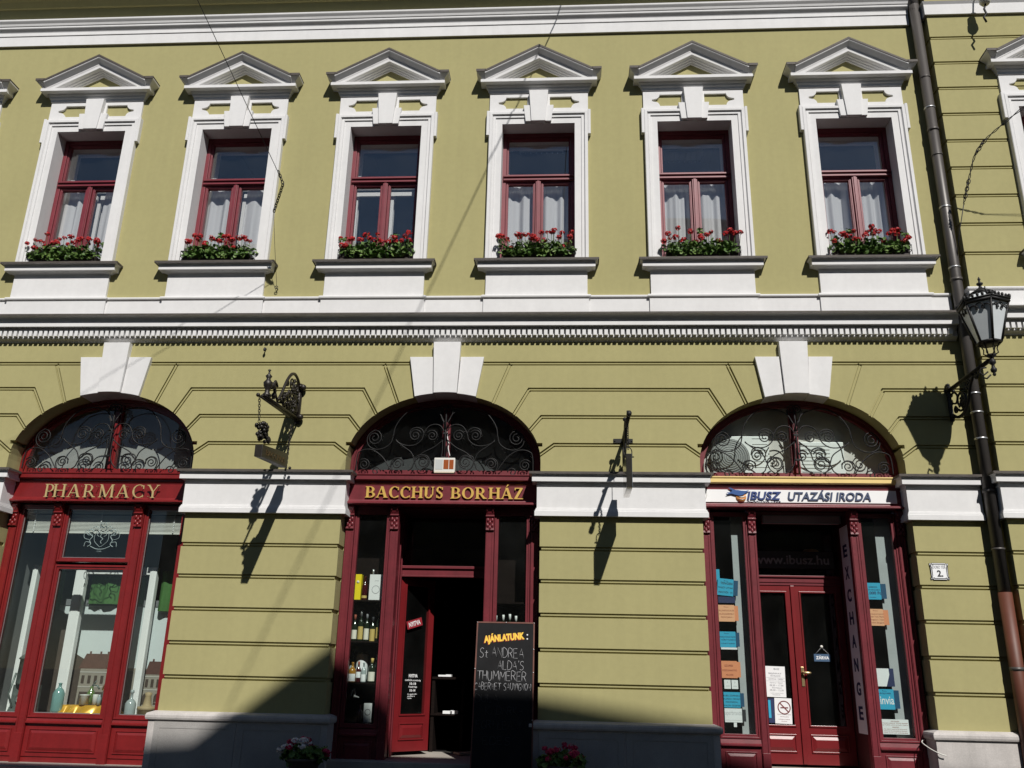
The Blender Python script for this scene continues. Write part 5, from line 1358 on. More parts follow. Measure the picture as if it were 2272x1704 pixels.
STK = {'A': [[(0, 0), (.4, 1), (.8, 0)], [(.16, .4), (.66, .4)]], 'N': [[(0, 0), (0, 1), (.7, 0), (.7, 1)]], 'D': [[(0, 0), (0, 1), (.4, .95), (.7, .7), (.72, .35), (.45, .05), (0, 0)]], 'R': [[(0, 0), (0, 1), (.5, .95), (.6, .75), (.45, .55), (0, .5)], [(.3, .5), (.7, 0)]],
       'E': [[(.6, 1), (0, 1), (0, 0), (.65, 0)], [(0, .52), (.5, .55)]], 'L': [[(0, 1), (0, 0), (.6, 0)]], 'S': [[(.65, .9), (.35, 1), (.08, .8), (.2, .58), (.5, .45), (.65, .22), (.4, 0), (.02, .08)]], 't': [[(.25, .75), (.22, .1), (.45, 0)], [(0, .52), (.5, .54)]],
       'T': [[(0, 1), (.9, 1)], [(.45, 1), (.42, 0)]], 'H': [[(0, 0), (0, 1)], [(.65, 0), (.65, 1)], [(0, .5), (.65, .52)]], 'U': [[(0, 1), (.02, .3), (.3, 0), (.6, .25), (.64, 1)]], 'M': [[(0, 0), (.05, 1), (.45, .4), (.85, 1), (.92, 0)]],
       'C': [[(.65, .85), (.35, 1), (.05, .65), (.05, .3), (.3, 0), (.65, .12)]], 'B': [[(0, 0), (0, 1), (.45, .95), (.5, .7), (.3, .54), (0, .52)], [(.3, .54), (.62, .4), (.6, .12), (.35, 0), (0, 0)]], 'V': [[(0, 1), (.32, 0), (.68, 1)]], 'I': [[(.1, 0), (.1, 1)]],
       'G': [[(.65, .85), (.35, 1), (.05, .65), (.05, .3), (.3, 0), (.66, .1), (.66, .42), (.4, .42)]], 'O': [[(.35, 1), (.05, .7), (.05, .3), (.35, 0), (.68, .3), (.68, .7), (.35, 1)]], 'K': [[(0, 0), (0, 1)], [(.6, 1), (.05, .45), (.65, 0)]], "'": [[(.1, 1.05), (.05, .82)]], 'Z': [[(0, 1), (.6, 1), (0, 0), (.65, 0)]], '-': [[(0, .5), (.4, .5)]], ' ': []}
WID = dict(M=1.12, I=.32, t=.6, L=.78, T=1.0); WID["'"] = .3; WID[' '] = .55; WID['A'] = .98
def chalk_line(mb, s, x0, x1, z0, h, rnd):
    tot = sum(WID.get(c, .88) for c in s); k = (x1 - x0) / tot; x = x0
    for c in s:
        jz = rnd.uniform(-.06, .06) * h; sl = rnd.uniform(-.04, .08)
        for st in STK[c]:
            pts = [CB(x + (p[0] + sl * p[1]) * k, z0 + jz + p[1] * h, .0075) for p in st]
            pts = catmull(pts, 4) if len(pts) > 4 else pts
            mb.tube(pts, .0030, 4)
        x += WID.get(c, .88) * k
b = MB(); rnd = random.Random(8)
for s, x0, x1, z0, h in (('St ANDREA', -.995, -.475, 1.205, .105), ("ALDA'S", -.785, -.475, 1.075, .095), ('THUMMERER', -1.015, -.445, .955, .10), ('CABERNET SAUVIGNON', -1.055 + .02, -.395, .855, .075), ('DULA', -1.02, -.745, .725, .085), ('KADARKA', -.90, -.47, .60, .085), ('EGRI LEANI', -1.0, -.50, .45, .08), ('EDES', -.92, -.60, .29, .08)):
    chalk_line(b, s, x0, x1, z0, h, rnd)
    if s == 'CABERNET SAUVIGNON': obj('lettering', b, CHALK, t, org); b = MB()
obj('faint_lettering', b, mat('shaded_chalk', (.07, .07, .072), .95, .4, 80, spec=0), t, org)  # lower lines get a darker chalk colour, standing in for shade on the board

# ================================================================== WINE SHOP WINDOW
def bottle_prof(h, r): return [(0, 0), (r * .95, 0), (r, .01), (r, h * .58), (r * .86, h * .66), (r * .40, h * .74), (r * .34, h * .92), (r * .40, h * .93), (r * .40, h * .965), (r * .34, h), (0, h)]
def bottle(x, d, z, h, r, mt, lab, caps=None, lmat=LABEL, lz=(.14, .44), cat='bottle', grp='bottles in the wine shop window'):
    t = thing('bottle', lab, cat, (x, -d, z), grp); og = (x, -d, z)
    b = MB(); b.lathe(bottle_prof(h, r), (x, -d, z), 16); obj('glass', b, mt, t, og)
    if lmat:
        b = MB()
        n = 9; a0, a1 = R(-160), R(-20); vs = []
        for q in range(2):
            for i in range(n + 1):
                a = a0 + (a1 - a0) * i / n; rr_ = r * 1.012
                for zz in lz: vs.append((x + rr_ * (1 - .02 * q) * math.cos(a), -d + rr_ * (1 - .02 * q) * math.sin(a), z + h * zz))
        m_ = 2 * (n + 1)
        b.add(vs, [(2 * i, 2 * i + 2, 2 * i + 3, 2 * i + 1) for i in range(n)] + [(m_ + 2 * i, m_ + 2 * i + 1, m_ + 2 * i + 3, m_ + 2 * i + 2) for i in range(n)] + [(2 * i, m_ + 2 * i, m_ + 2 * i + 2, 2 * i + 2) for i in range(n)] + [(2 * i + 1, 2 * i + 3, m_ + 2 * i + 3, m_ + 2 * i + 1) for i in range(n)])
        obj('label', b, lmat, t, og)
    if caps:
        b = MB(); b.lathe([(r * .36, h * .80), (r * .40, h * .80), (r * .44, h * .93), (r * .44, h * 1.003), (0, h * 1.006)], (x, -d, z), 12); obj('capsule', b, caps, t, og)
    return t
def carton(x0, x1, d0, d1, z0, z1, mt, lab):
    t = thing('carton', lab, 'carton', ((x0 + x1) / 2, -(d0 + d1) / 2, z0)); og = ((x0 + x1) / 2, -(d0 + d1) / 2, z0)
    b = MB(); b.box(x0, x1, d0, d1, z0, z1); obj('case', b, mt, t, og, bev=.002)
    return t, og
sd = -.46
s1, s2, s3, s4 = 1.864, 1.376, .897, .444
t, og = carton(-2.664, -2.580, sd - .07, sd + .02, s1, 2.185, YBOX, 'tall yellow carton on the top shelf of the wine window')
b = MB(); b.lathe([(0, 0), (.018, 0), (.018, .002), (0, .002)], V(-2.622, 2.09, sd + .0205), 14, (0, -1, 0)); obj('emblem', b, LABEL, t, og)
t, og = carton(-2.475, -2.305, sd - .10, sd + .02, s1, 2.185, SIGNW, 'large white carton on the top shelf of the wine window')
b = MB(); b.lathe([(.045, 0), (.050, 0), (.050, .001), (.045, .001)], V(-2.39, 2.0, sd + .0205), 20, (0, -1, 0), ring=True); b.box(-2.41, -2.36, sd + .0203, sd + .0213, 2.105, 2.109); obj('emblem', b, INKG, t, og)
bottle(-2.535, sd, s1, .30, .036, RBOT, 'dark red bottle standing between the yellow and white cartons', None, LABELY, (.10, .2))
bottle(-2.47, sd - .14, s1, .40, .036, GBOT, 'tall dark bottle behind the white carton, only its neck showing', STEEL, None)
for k, (x, h, mt, cap, lm, lz, lab) in enumerate(((-2.625, .315, GBOT, INKR, LABEL, (.08, .42), 'wine bottle with pale label at the left end of second shelf'), (-2.545, .36, GBOT, STEEL, LABELY, (.06, .48), 'wine bottle with silver capsule second on the second shelf'), (-2.475, .335, GBOT, INKG, LABEL, (.06, .45), 'wine bottle with white label in the middle of second shelf'), (-2.395, .29, GBOT, INK, LABELY, (.0, .5), 'small bottle with gold label fourth on the second shelf'), (-2.325, .37, GBOT, STEEL, LABELY, (.10, .45), 'wine bottle with broad gold label at the right end of second shelf'))):
    bottle(x, sd + .02 * (k % 2), s2, h, .034, mt, lab, cap, lm, lz)
for k, (x, dd, h, r, mt, cap, lm, lz, lab) in enumerate(((-2.655, -.60, .36, .036, CBOT, BLUEL, None, (.1, .4), 'pale blue-capped bottle at the far left of the third shelf'), (-2.60, sd + .05, .23, .043, ABOT, None, PAPW, (.05, .42), 'amber wine bottle with white label on third shelf'), (-2.525, sd - .12, .36, .075, CBOT, None, PAPW, (.25, .92), 'wide white-labelled bottle behind the others on third shelf'), (-2.525, sd + .05, .24, .030, RBOT, INKR, PAPW, (.22, .50), 'slim red bottle with square white label on third shelf'), (-2.46, sd + .06, .23, .032, CBOT, None, PAPW, (.05, .40), 'clear bottle with white label on third shelf'), (-2.365, sd + .04, .28, .043, GBOT, LABELY, LABEL, (.06, .44), 'green wine bottle with arched cream label at right end of third shelf'), (-2.335, sd - .10, .34, .030, TBOT, TBOT, None, (.1, .4), 'slender teal bottle behind the green one on third shelf'))):
    bottle(x, dd, s3, h, r, mt, lab, cap, lm, lz)
t, og = carton(-2.435, -2.335, sd - .06, sd + .02, s4, .66, SIGNW, 'white carton with a ring motif on the lowest wine shelf')
b = MB(); b.lathe([(.030, 0), (.036, 0), (.036, .001), (.030, .001)], V(-2.385, .56, sd + .0205), 20, (0, -1, 0), ring=True); obj('emblem', b, INK, t, og)
bottle(-2.475, sd + .05, s4, .20, .034, RBOT, 'dark bottle lying in shade beside the ring motif carton', None, None)
b = MB(); b.tube([V(-2.60, .745, sd + .02), V(-2.59, .80, sd + .02), V(-2.565, .82, sd + .02), V(-2.555, .775, sd + .02), V(-2.56, .735, sd + .02), V(-2.50, .725, sd + .03)], [.008, .012, .014, .014, .018, .006], 7)
sign('corkscrew', 'curled white metal corkscrew above the lowest wine shelf', 'corkscrew', b, WHITE, V(-2.60, .745, sd + .02))
for k, x in enumerate((-.865, -.775, -.695, -.62)):
    bottle(x, -.40, 1.376, .33 + .01 * (k % 3), .034, GBOT, ['white-capped bottle just showing at the left above the chalkboard', 'second white-capped bottle peeping over the chalkboard', 'third white-capped bottle peeping over the chalkboard', 'thin white-capped bottle showing at the right above the chalkboard'][k], WHITE, None, grp='white-capped bottles above the chalkboard')
# things behind the open door
b = MB(); b.box(-1.78, -1.35, -2.1, -1.5, .95, .98); b.box(-1.78, -1.35, -2.1, -1.5, .50, .52); 
for x in (-1.76, -1.37): b.box(x - .02, x + .02, -2.08, -1.52, .05, .95)
sign('shelf_unit', 'dark shelf unit with leaflets standing inside the open wine shop door', 'shelf', b, DARKW, V(-1.56, .05, -1.8))
for k, (x, z, w_) in enumerate(((-1.70, .983, .10), (-1.60, .983, .07), (-1.62, .523, .12), (-1.52, .523, .10))):
    b = MB(); b.box(x, x + w_, -1.62, -1.50, z, z + .022 + .006 * k); sign('leaflets', ['white leaflets at the left on the upper shelf inside the door', 'short stack of leaflets on the upper shelf inside the door', 'wide stack of leaflets on the lower shelf inside the door', 'thick stack of leaflets at right on the lower shelf inside the door'][k], 'leaflets', b, PAPW, V(x, z, -1.55), 'leaflet stacks inside the wine shop')
t = thing('cardboard_sheet', 'pale cardboard sheet lying on the floor inside the open door', 'cardboard', V(-1.22, .058, -1.3)); b = MB(); b.obox(V(-1.22, .075, -1.25), Vector((.16, .10, 0)), Vector((-.05, .09, 0)), Vector((0, 0, .012))); obj('sheet', b, mat('tan_card', (.42, .35, .27), .8), t, V(-1.22, .058, -1.3))
# red NYITVA tag and hours on the open door
L_ = bpy.data.objects['door_leaf']
t = thing('open_sign', 'small tilted red tag reading NYITVA on the open door glass', 'sign'); t.location = leaf.location; t.rotation_euler = leaf.rotation_euler
b = MB(); c_, s_ = math.cos(R(16)), math.sin(R(16)); rotp = lambda x, z, dd: V(.24 + (x - .24) * c_ - (z - 1.62) * s_, 1.62 + (x - .24) * s_ + (z - 1.62) * c_, dd)
b.prism([(.115, 1.575), (.365, 1.575), (.365, 1.675), (.115, 1.675)], .014, .018, fn=rotp); obj('tag', b, mat('red_tag', (.28, .02, .03), .5), t)
obj('lettering', text_mb('NYITVA', .145, .335, 1.595, 1.655, .0181, .002, bold=.02, fn=rotp), PAPW, t)
t = thing('opening_hours', 'white opening hours lettering on the glass of open wine shop door', 'lettering'); t.location = leaf.location; t.rotation_euler = leaf.rotation_euler
obj('lettering', join(text_mb('NYITVA', .22, .36, .965, 1.005, -.019, .002, bold=.03), text_mb('hétfőtől-szombatig', .165, .415, .915, .945, -.019, .002), text_mb('10-18', .24, .34, .875, .905, -.019, .002, bold=.02), text_mb('Vasárnap', .22, .36, .835, .865, -.019, .002), text_mb('10-14', .245, .335, .795, .825, -.019, .002, bold=.02), text_mb('és egyéb idő-\npontban is\nnyitva', .215, .365, .705, .775, -.019, .002)), PAPW, t)

# ================================================================== TRAVEL OFFICE PAPERS
def paper(x0, x1, z0, z1, d, mt, lab, lines=(), ink=INK, rot=0.0, name='poster', cat='poster', grp='notices in the travel office windows', flap=None):
    cx_, cz_ = (x0 + x1) / 2, (z0 + z1) / 2; c, s = math.cos(rot), math.sin(rot)
    fn = lambda x, z, dd: V(cx_ + (x - cx_) * c - (z - cz_) * s, cz_ + (x - cx_) * s + (z - cz_) * c, dd)
    t = thing(name, lab, cat, V(cx_, z0, d), grp); og = V(cx_, z0, d)
    b = MB(); b.prism([(x0, z0), (x1, z0), (x1, z1), (x0, z1)], d, d + .003, fn=fn); obj('sheet', b, mt, t, og)
    if flap: b = MB(); b.prism([(x1 + .0005, z0 + .01), (x1 + flap[0], z0 + .01), (x1 + flap[0], z1 - .01), (x1 + .0005, z1 - .01)], d - .004, d - .001, fn=fn); obj('backing', b, flap[1], t, og)
    if lines:
        mb = join(*[text_mb(tx, x0 + (x1 - x0) * a, x0 + (x1 - x0) * e, z0 + (z1 - z0) * lo, z0 + (z1 - z0) * hi, d + .0031, .001, fn=fn, bold=bo) for tx, a, e, lo, hi, bo in lines])
        obj('lettering', mb, ink, t, og)
    return t, og, fn
pz = -.33
paper(1.812, 1.862, 2.15, 2.30, pz - .02, PAPB, 'plain sky-blue sheet topmost in the left travel office window')
paper(1.825, 2.015, 1.985, 2.185, pz, PAPB, 'tilted sky-blue notice reading TENGERI HAJÓ UTAK in left travel window', (('TENGERI', .18, .95, .66, .80, .01), ('HAJÓ UTAK', .05, 1.0, .40, .54, .01), ('AKCIÓI  !!!', .06, .95, .14, .28, .01), ('•——', .4, .65, .86, .92, 0)), rot=R(-5), flap=(.055, PAPBD))
paper(1.828, 2.03, 1.90, 1.975, pz - .01, NAVY, 'dark navy photo strip under the tilted blue notice')
paper(1.822, 2.012, 1.682, 1.876, pz, PAPOL, 'peach notice reading PONTJÁRA in the left travel window', (('ÁLLÁSFOGLALÁS', .02, .98, .62, .73, 0), ('VILÁG BÁRMELY', .02, .98, .41, .52, 0), ('PONTJÁRA !', .15, .9, .20, .32, 0), ('•——', .35, .65, .86, .93, 0)), INKR, flap=(.045, PAPO))
paper(1.822, 2.008, 1.385, 1.566, pz, PAPB, 'sky-blue notice with four text lines mid-height in left travel window', (('MOSLÁTOGATÁSOK', .0, 1.0, .62, .72, .0), ('KÖRUTAZÁSOK', .1, 1.0, .44, .54, .0), ('LUXUSUTAZÁSOK', .05, .95, .22, .30, .0), ('•——', .3, .6, .86, .93, 0)), NAVY, flap=(.045, PAPBD))
b = MB(); b.box(1.83, 2.02, pz - .002, pz + .002, 1.362, 1.384); sign('tape', 'shiny white tape strip under the sky-blue notice mid-height', 'tape', b, PAPW, V(1.93, 1.362, pz), 'tape strips in the travel office window')
paper(1.822, 2.005, 1.04, 1.232, pz, PAPO, 'orange notice reading SZUPER AKCIÓK in the left travel window', (('SZUPER', .2, .75, .66, .78, .01), ('SZEZONNYITÓ', .05, .98, .40, .52, .01), ('AKCIÓK', .25, .75, .14, .26, .01)), INKR, flap=(.04, PAPO))
for k, x in enumerate((1.845, 1.93)):
    paper(x, x + .075, .92, 1.02, pz, PAPW, ['left of two small white cards under the orange notice', 'right of two small white cards under the orange notice'][k], (('y', .45, .6, .6, .8, 0), ('————', .25, .8, .3, .33, 0)), INKG, name='card', cat='card')
paper(1.830, 2.02, .715, .885, pz, PAPB, 'sky-blue notice reading INDONÉZIA low in the left travel window', (('KUBA, DOMINIKA,', .0, 1.0, .70, .82, .0), ('FLORIDA, MEXIKÓ', .0, 1.0, .50, .62, .0), ('INDONÉZIA,', .1, .85, .30, .42, .0), ('MALDÍV SZIGETEK', .0, 1.0, .08, .20, .0)), INK, flap=(.045, PAPBD))
paper(1.832, 2.03, .555, .706, pz, PAPW, 'white card with tall grey lettering lowest in the left travel window', (('uperbrands', .02, .98, .42, .85, -.02), ('..............', .05, .95, .14, .17, 0)), INKG, flap=(.045, INK))
paper(1.93, 1.965, .505, .553, pz, PAPW, 'tiny white tag under the lowest card in left travel window', name='card', cat='card')
paper(3.605, 3.758, 1.968, 2.163, pz, PAPB, 'sky-blue price notice reading 000 Ft high in right travel window', (('GARANCIA', .1, .75, .70, .80, 0), ('NYARALÁSRA', .05, .95, .54, .64, 0), ('.000 Ft', .05, 1.0, .30, .48, .02), ('————', .1, .6, .12, .14, 0)), NAVY, flap=(.065, PAPBD))
paper(3.605, 3.758, 1.665, 1.858, pz, PAPOL, 'peach notice with four brown lines in right travel window', (('VÁROSLÁTOGATÁS', .0, 1.0, .66, .74, 0), ('New York, Miami', .0, 1.0, .48, .58, 0), ('Singapore, Tokió', .0, 1.0, .30, .40, 0), ('Dubai, Bangkok', .0, 1.0, .12, .22, 0), ('•——', .25, .6, .88, .94, 0)), INKR, flap=(.06, PAPO))
t, og, fn = paper(3.605, 3.80, .985, 1.185, pz, NAVY, 'white sheet folded over a dark purple card in right travel window')
b = MB(); b.prism([(3.606, .986), (3.705, .986), (3.748, 1.115), (3.745, 1.184), (3.606, 1.184)], pz + .0031, pz + .005); obj('white_sheet', b, PAPW, t, og)
t, og, fn = paper(3.607, 3.775, .735, .955, pz, PAPB, 'sky-blue notice with large white word low in right travel window', (('LEGJOBB', .0, .8, .74, .83, 0), ('•——', .25, .55, .90, .95, 0)), NAVY, flap=(.06, PAPBD))
obj('white_word', text_mb('invia', 3.615, 3.77, .79, .875, pz + .0031, .001, bold=.01), PAPW, t, og)
paper(3.602, 3.905, .470, .630, pz, PAPW, 'wide white notice with fine print at the bottom of right travel window', (('FIGYELEM!', .35, .65, .82, .90, 0), ('Tisztelt Utasaink, kérjük figyeljék', .03, .97, .70, .77, 0), ('az irodánk nyitva tartását a nyáron', .03, .97, .58, .65, 0), ('WARNING', .38, .62, .43, .51, 0), ('Our office is open during the summer', .06, .92, .30, .37, 0), ('please see the timetable on the door', .06, .92, .18, .25, 0), ('thank you for your understanding', .06, .92, .06, .13, 0)), INKR)
# door notices
pd_ = -.817
k0 = 11.417 / 11.3
def dz(v): return 1 + (v - 1) * k0
t, og, fn = paper(2.408 * k0, 2.640 * k0, dz(.836), dz(1.189), pd_, PAPW, 'white BEJÁRAT entrance notice with opening hours on the left door', (('BEJÁRAT', .15, .82, .73, .80, .01), ('ENTRANCE', .25, .75, .66, .71, 0), ('NYITVA - OPEN', .15, .88, .55, .60, 0), ('Nyitva / Open', .2, .85, .43, .485, 0), ('08.30 – 17.00', .18, .88, .35, .405, .005), ('Szombaton', .3, .8, .28, .325, 0), ('08.30 – 12.30', .18, .88, .195, .25, .005), ('A pénztár zárása előtt 15 perccel', .2, .86, .11, .14, 0), ('érkezzenek', .3, .7, .06, .09, 0), ('IBUSZ', .42, .72, .88, .94, .01), ('__________', .02, .98, .62, .625, 0), ('__________', .02, .98, .515, .52, 0)), INKG, name='door_notice', cat='notice', rot=R(-1))
t, og, fn = paper(2.488 * k0, 2.688 * k0, dz(.538), dz(.826), pd_ + .004, PAPW, 'white no-smoking notice below the entrance notice on left door', (('TILOS A DOHÁNYZÁS', .12, .92, .345, .38, 0), ('a törvény szerint', .3, .8, .25, .29, 0), ('smoking is prohibited', .2, .85, .15, .19, 0), ('köszönjük', .35, .7, .08, .11, 0)), REDP, name='door_notice', cat='notice', rot=R(-1.5))
b = MB(); cc = V(2.60 * k0, dz(.72), pd_ + .0075); b.lathe([(.066, 0), (.078, 0), (.078, .001), (.066, .001)], cc, 32, (0, -1, 0), ring=True); b.obox(cc + Vector((0, -.0004, 0)), Vector((.048, 0, -.05)), Vector((0, .0004, 0)), Vector((.005, 0, .0048))); b.obox(cc + Vector((.002, -.0016, -.002)), Vector((.046, 0, 0)), Vector((0, .0004, 0)), Vector((0, 0, .006))); obj('no_smoking_sign', b, REDP, t, og)
paper(2.415 * k0, 2.49 * k0, dz(.545), dz(.82), pd_ - .004, NAVY, 'blue and navy leaflet beside the no-smoking notice', name='leaflet', cat='leaflet')
paper(2.416 * k0, 2.445 * k0, dz(.60), dz(.80), pd_ - .0005, PAPB, 'narrow light blue leaflet left of the no-smoking notice', name='leaflet', cat='leaflet')
t = thing('closed_sign', 'slate-blue card reading ZÁRVA hung by a string on right door glass', 'sign', V(3.135, 1.26, pd_)); og = V(3.135, 1.26, pd_)
b = MB(); b.box(3.035, 3.235, pd_ - .002, pd_ + .002, 1.258, 1.346); obj('card', b, SEABLUE, t, og)
obj('lettering', text_mb('ZÁRVA', 3.058, 3.215, 1.283, 1.330, pd_ + .0021, .001, bold=.03), PAPW, t, og)
b = MB(); b.tube([V(3.055, 1.346, pd_), V(3.135, 1.425, pd_ + .003), V(3.215, 1.346, pd_)], .0015, 4); obj('string', b, PAPW, t, og)
b = MB(); b.lathe([(0, 0), (.016, .0), (.018, .008), (.010, .014), (0, .016)], V(3.135, 1.432, pd_), 12, (0, -1, 0)); obj('suction_cup', b, WHITEG, t, og)
t = thing('web_sign', 'dark board with grey web address lettering above the office doors', 'sign', V(2.85, 2.38, -.78)); og = V(2.85, 2.38, -.78)
b = MB(); b.box(2.32, 3.37, -.795, -.770, 2.375, 2.588); obj('board', b, mat('dark_board', (.05, .048, .046), .5), t, og)
obj('lettering', text_mb('www.ibusz.hu', 2.37, 3.31, 2.425, 2.54, -.7698, .004, bold=.015), mat('dim_grey_letters', (.42, .42, .42), .5), t, og)
t = thing('exchange_banner', 'tall white banner with EXCHANGE in dark capitals on the doorway side', 'banner', V(3.43, .45, -.45)); og = V(3.43, .45, -.45)
b = MB(); b.box(3.432, 3.438, -.635, -.31, .46, 2.86); obj('banner', b, mat('grey_white_banner', (.85, .86, .90), .6), t, og)
xf = lambda x, z, dd: Vector((3.4315 - dd, .635 - x, z)) if False else Vector((3.4315 - dd, .635 - (.325 - x) * -1 - .325 if False else .31 + (.325 - x), z))
mb = MB()
for i, chx in enumerate('EXCHANGE'):
    zc = 2.56 - i * .268
    mb = join(mb, text_mb(chx, .085, .235, zc - .075, zc + .075, .0, .003, bold=.03, fn=lambda x, z, dd: Vector((3.4315 - dd, .31 + (.325 - x), z))))
obj('lettering', mb, NAVY, t, og)
t = thing('shutter_box', 'long translucent grey-pink box hanging at the top of office doorway', 'box', V(3.0, 2.90, -.5)); og = V(3.0, 2.90, -.5)
b = MB(); b.box(2.46, 3.42, -.62, -.50, 2.905, 2.998); obj('case', b, mat('grey_pink_plastic', (.62, .48, .52), .4), t, og, bev=.006)
b = MB(); b.prism([[(2.458, 2.900), (3.422, 2.900), (3.422, 3.0), (2.458, 3.0)], [(2.472, 2.912), (3.408, 2.912), (3.408, 2.99), (2.472, 2.99)]], -.4995, -.494); obj('rim', b, mat('aluminium_rim', (.4, .42, .44), .35, metal=.6), t, og)
b = MB(); b.lathe([(0, 0), (.10, 0), (.11, .03), (.08, .06), (0, .07)], V(3.22, 2.62, -1.25), 16, (0, 0, 1)); sign('orange_lamp_shade', 'dim orange lamp shade inside above the office doors', 'lamp', b, SUNO, V(3.22, 2.62, -1.25))

# ================================================================== PHARMACY WINDOW
for k, (x0, x1, lab) in enumerate(((-7.03, -6.66, 'raised white slatted blind in the left pharmacy window'), (-6.45, -5.62, 'raised white slatted blind behind the etched emblem'), (-5.38, -4.94, 'raised white slatted blind in the right pharmacy window'))):
    t = thing('blind', lab, 'blind', V((x0 + x1) / 2, 2.95, -.38), 'raised blinds in the pharmacy window'); og = V((x0 + x1) / 2, 2.95, -.38)
    b = MB()
    for i in range(13): z = 2.665 + i * .017 + (.0); b.box(x0, x1, -.402, -.365, z, z + .010)
    b.box(x0, x1, -.406, -.361, 2.645, 2.662); b.box(x0, x1, -.406, -.361, 2.90, 2.95); obj('slats', b, WHITEG, t, og)
    b = MB()
    for i in range(14): b.ball(V(x0 + (x1 - x0) * (.28, .5, .72)[k], 2.94 - i * .021, -.352 + .004 * (i % 2)), .009, 5)
    obj('bead_cord', b, WHITE, t, og)
# etched crest on the middle top pane
t = thing('etched_crest', 'frosted crest with shield and rampant beasts on the upper pharmacy pane', 'crest', V(-5.985, 2.42, -.326)); og = V(-5.985, 2.42, -.326)
b = MB(); ED = -.3265; cxx = -5.985
def ln(pts, r=.0055): r *= .62; b.tube([V(cxx + p.x, p.y, ED) for p in catmull([Vector((q[0], q[1], 0)) for q in pts], 7)], r, 5)
ln([(-.075, 2.66), (-.095, 2.60), (-.085, 2.54), (-.04, 2.495), (0, 2.47), (.04, 2.495), (.085, 2.54), (.095, 2.60), (.075, 2.66), (0, 2.645), (-.075, 2.66)])
for s in (-1, 1):
    ln([(s * .11, 2.66), (s * .14, 2.69), (s * .18, 2.68), (s * .16, 2.63), (s * .12, 2.60), (s * .15, 2.55), (s * .13, 2.50), (s * .17, 2.47)], .010)
    ln([(s * .12, 2.62), (s * .18, 2.62), (s * .22, 2.66)], .007); ln([(s * .13, 2.52), (s * .20, 2.53), (s * .215, 2.47)], .007)
    ln([(s * .16, 2.56), (s * .225, 2.58), (s * .235, 2.64), (s * .20, 2.69)], .006); ln([(s * .05, 2.70), (s * .09, 2.73), (s * .13, 2.71)], .007); ln([(s * .03, 2.60), (s * .06, 2.62), (s * .05, 2.66)], .006)
ln([(0, 2.64), (-.015, 2.60), (.02, 2.57), (-.005, 2.54), (.01, 2.51)], .008); ln([(-.045, 2.74), (0, 2.71), (.045, 2.74), (.03, 2.78), (0, 2.76), (-.03, 2.78), (-.045, 2.74)], .007)
ln([(-.13, 2.475), (-.06, 2.445), (0, 2.438), (.06, 2.445), (.13, 2.475)], .009)
obj('crest', b, ETCH, t, og)
obj('lettering', text_mb('EGER', cxx - .03, cxx + .03, 2.405, 2.420, ED, .001), ETCH, t, og)
# white inner posts and rail
for k, (x0, x1, z0, z1, lab) in enumerate(((-7.10, -7.03, .415, 2.28, 'white upright post left in the pharmacy window'), (-6.50, -6.36, .415, 2.27, 'broad white upright post left of the gold cloth'), (-5.49, -5.40, .415, 2.27, 'white upright post behind the stoppered glass bottle'))):
    b = MB(); b.box(x0, x1, -.86, -.78, z0, z1); b.box(x0 + .02, x1 - .02, -.78, -.772, z0 + .05, z1 - .05); sign('white_post', lab, 'post', b, WHITE, V((x0 + x1) / 2, z0, -.8), 'white posts in the pharmacy window', bev=.004)
b = MB(); b.box(-6.355, -5.50, -.86, -.80, 2.175, 2.27); sign('white_rail', 'white rail across the top of the green curtain in pharmacy', 'rail', b, WHITE, V(-5.93, 2.175, -.83), bev=.004)
def gcurt(x0, x1, z0, z1, d, seed, lab):
    b = curtain(x0, x1, z0, z1, seed, d, .45); sign('green_curtain', lab, 'curtain', b, GREENC, V((x0 + x1) / 2, z1, d), 'green curtains in the pharmacy')
gcurt(-6.345, -5.60, 1.80, 2.16, -.92, 1, 'short green curtain under the white rail in middle pharmacy window')
gcurt(-7.00, -6.72, 1.72, 2.24, -.92, 2, 'green curtain in the left pharmacy window')
gcurt(-5.38, -4.98, 1.72, 2.24, -.92, 3, 'green curtain in the right pharmacy window')
# printed panorama behind the display
t = thing('backdrop_picture', 'large printed picture of an old square with roofs and arcades behind the display', 'picture', V(-6.0, .42, -1.0)); og = V(-6.0, .42, -1.0); bd = -1.0
b = MB(); b.box(-7.05, -4.85, bd - .02, bd, .415, 1.78); obj('sky_print', b, POSTSKY, t, og)
b = MB(); b.box(-7.05, -4.85, bd - .01, bd + .012, 1.78, 1.86); obj('top_rail', b, mat('grey_rail', (.16, .165, .17), .5), t, og)
b = MB(); b.prism([(-7.04, .42), (-6.20, .42), (-6.20, 1.02), (-6.30, 1.10), (-6.42, 1.16), (-6.46, 1.46), (-6.50, 1.50), (-6.54, 1.46), (-6.58, 1.60), (-6.7, 1.70), (-6.85, 1.74), (-7.04, 1.70)], bd + .0005, bd + .002); obj('dark_print', b, POSTDARK, t, og)
b = MB(); b.prism([(-6.33, .42), (-4.86, .42), (-4.86, 1.00), (-6.33, 1.00)], bd + .0023, bd + .004); obj('facade_print', b, POSTWALL, t, og)
b = MB(); b.prism([(-6.36, .985), (-5.72, .985), (-5.76, 1.17), (-6.28, 1.17)], bd + .0043, bd + .006); b.prism([(-5.46, .93), (-4.87, .93), (-4.92, 1.09), (-5.42, 1.09)], bd + .0043, bd + .006)
for x in (-6.24, -6.10, -6.0, -5.88, -5.38, -5.1): b.box(x, x + .025, bd + .0043, bd + .006, 1.085 if x > -5.6 else 1.171, 1.12 if x > -5.6 else 1.20)
obj('roof_print', b, POSTROOF, t, og)
b = MB()
for x in [-6.30 + .085 * i for i in range(7)]: b.box(x, x + .04, bd + .0043, bd + .0055, .80, .90)
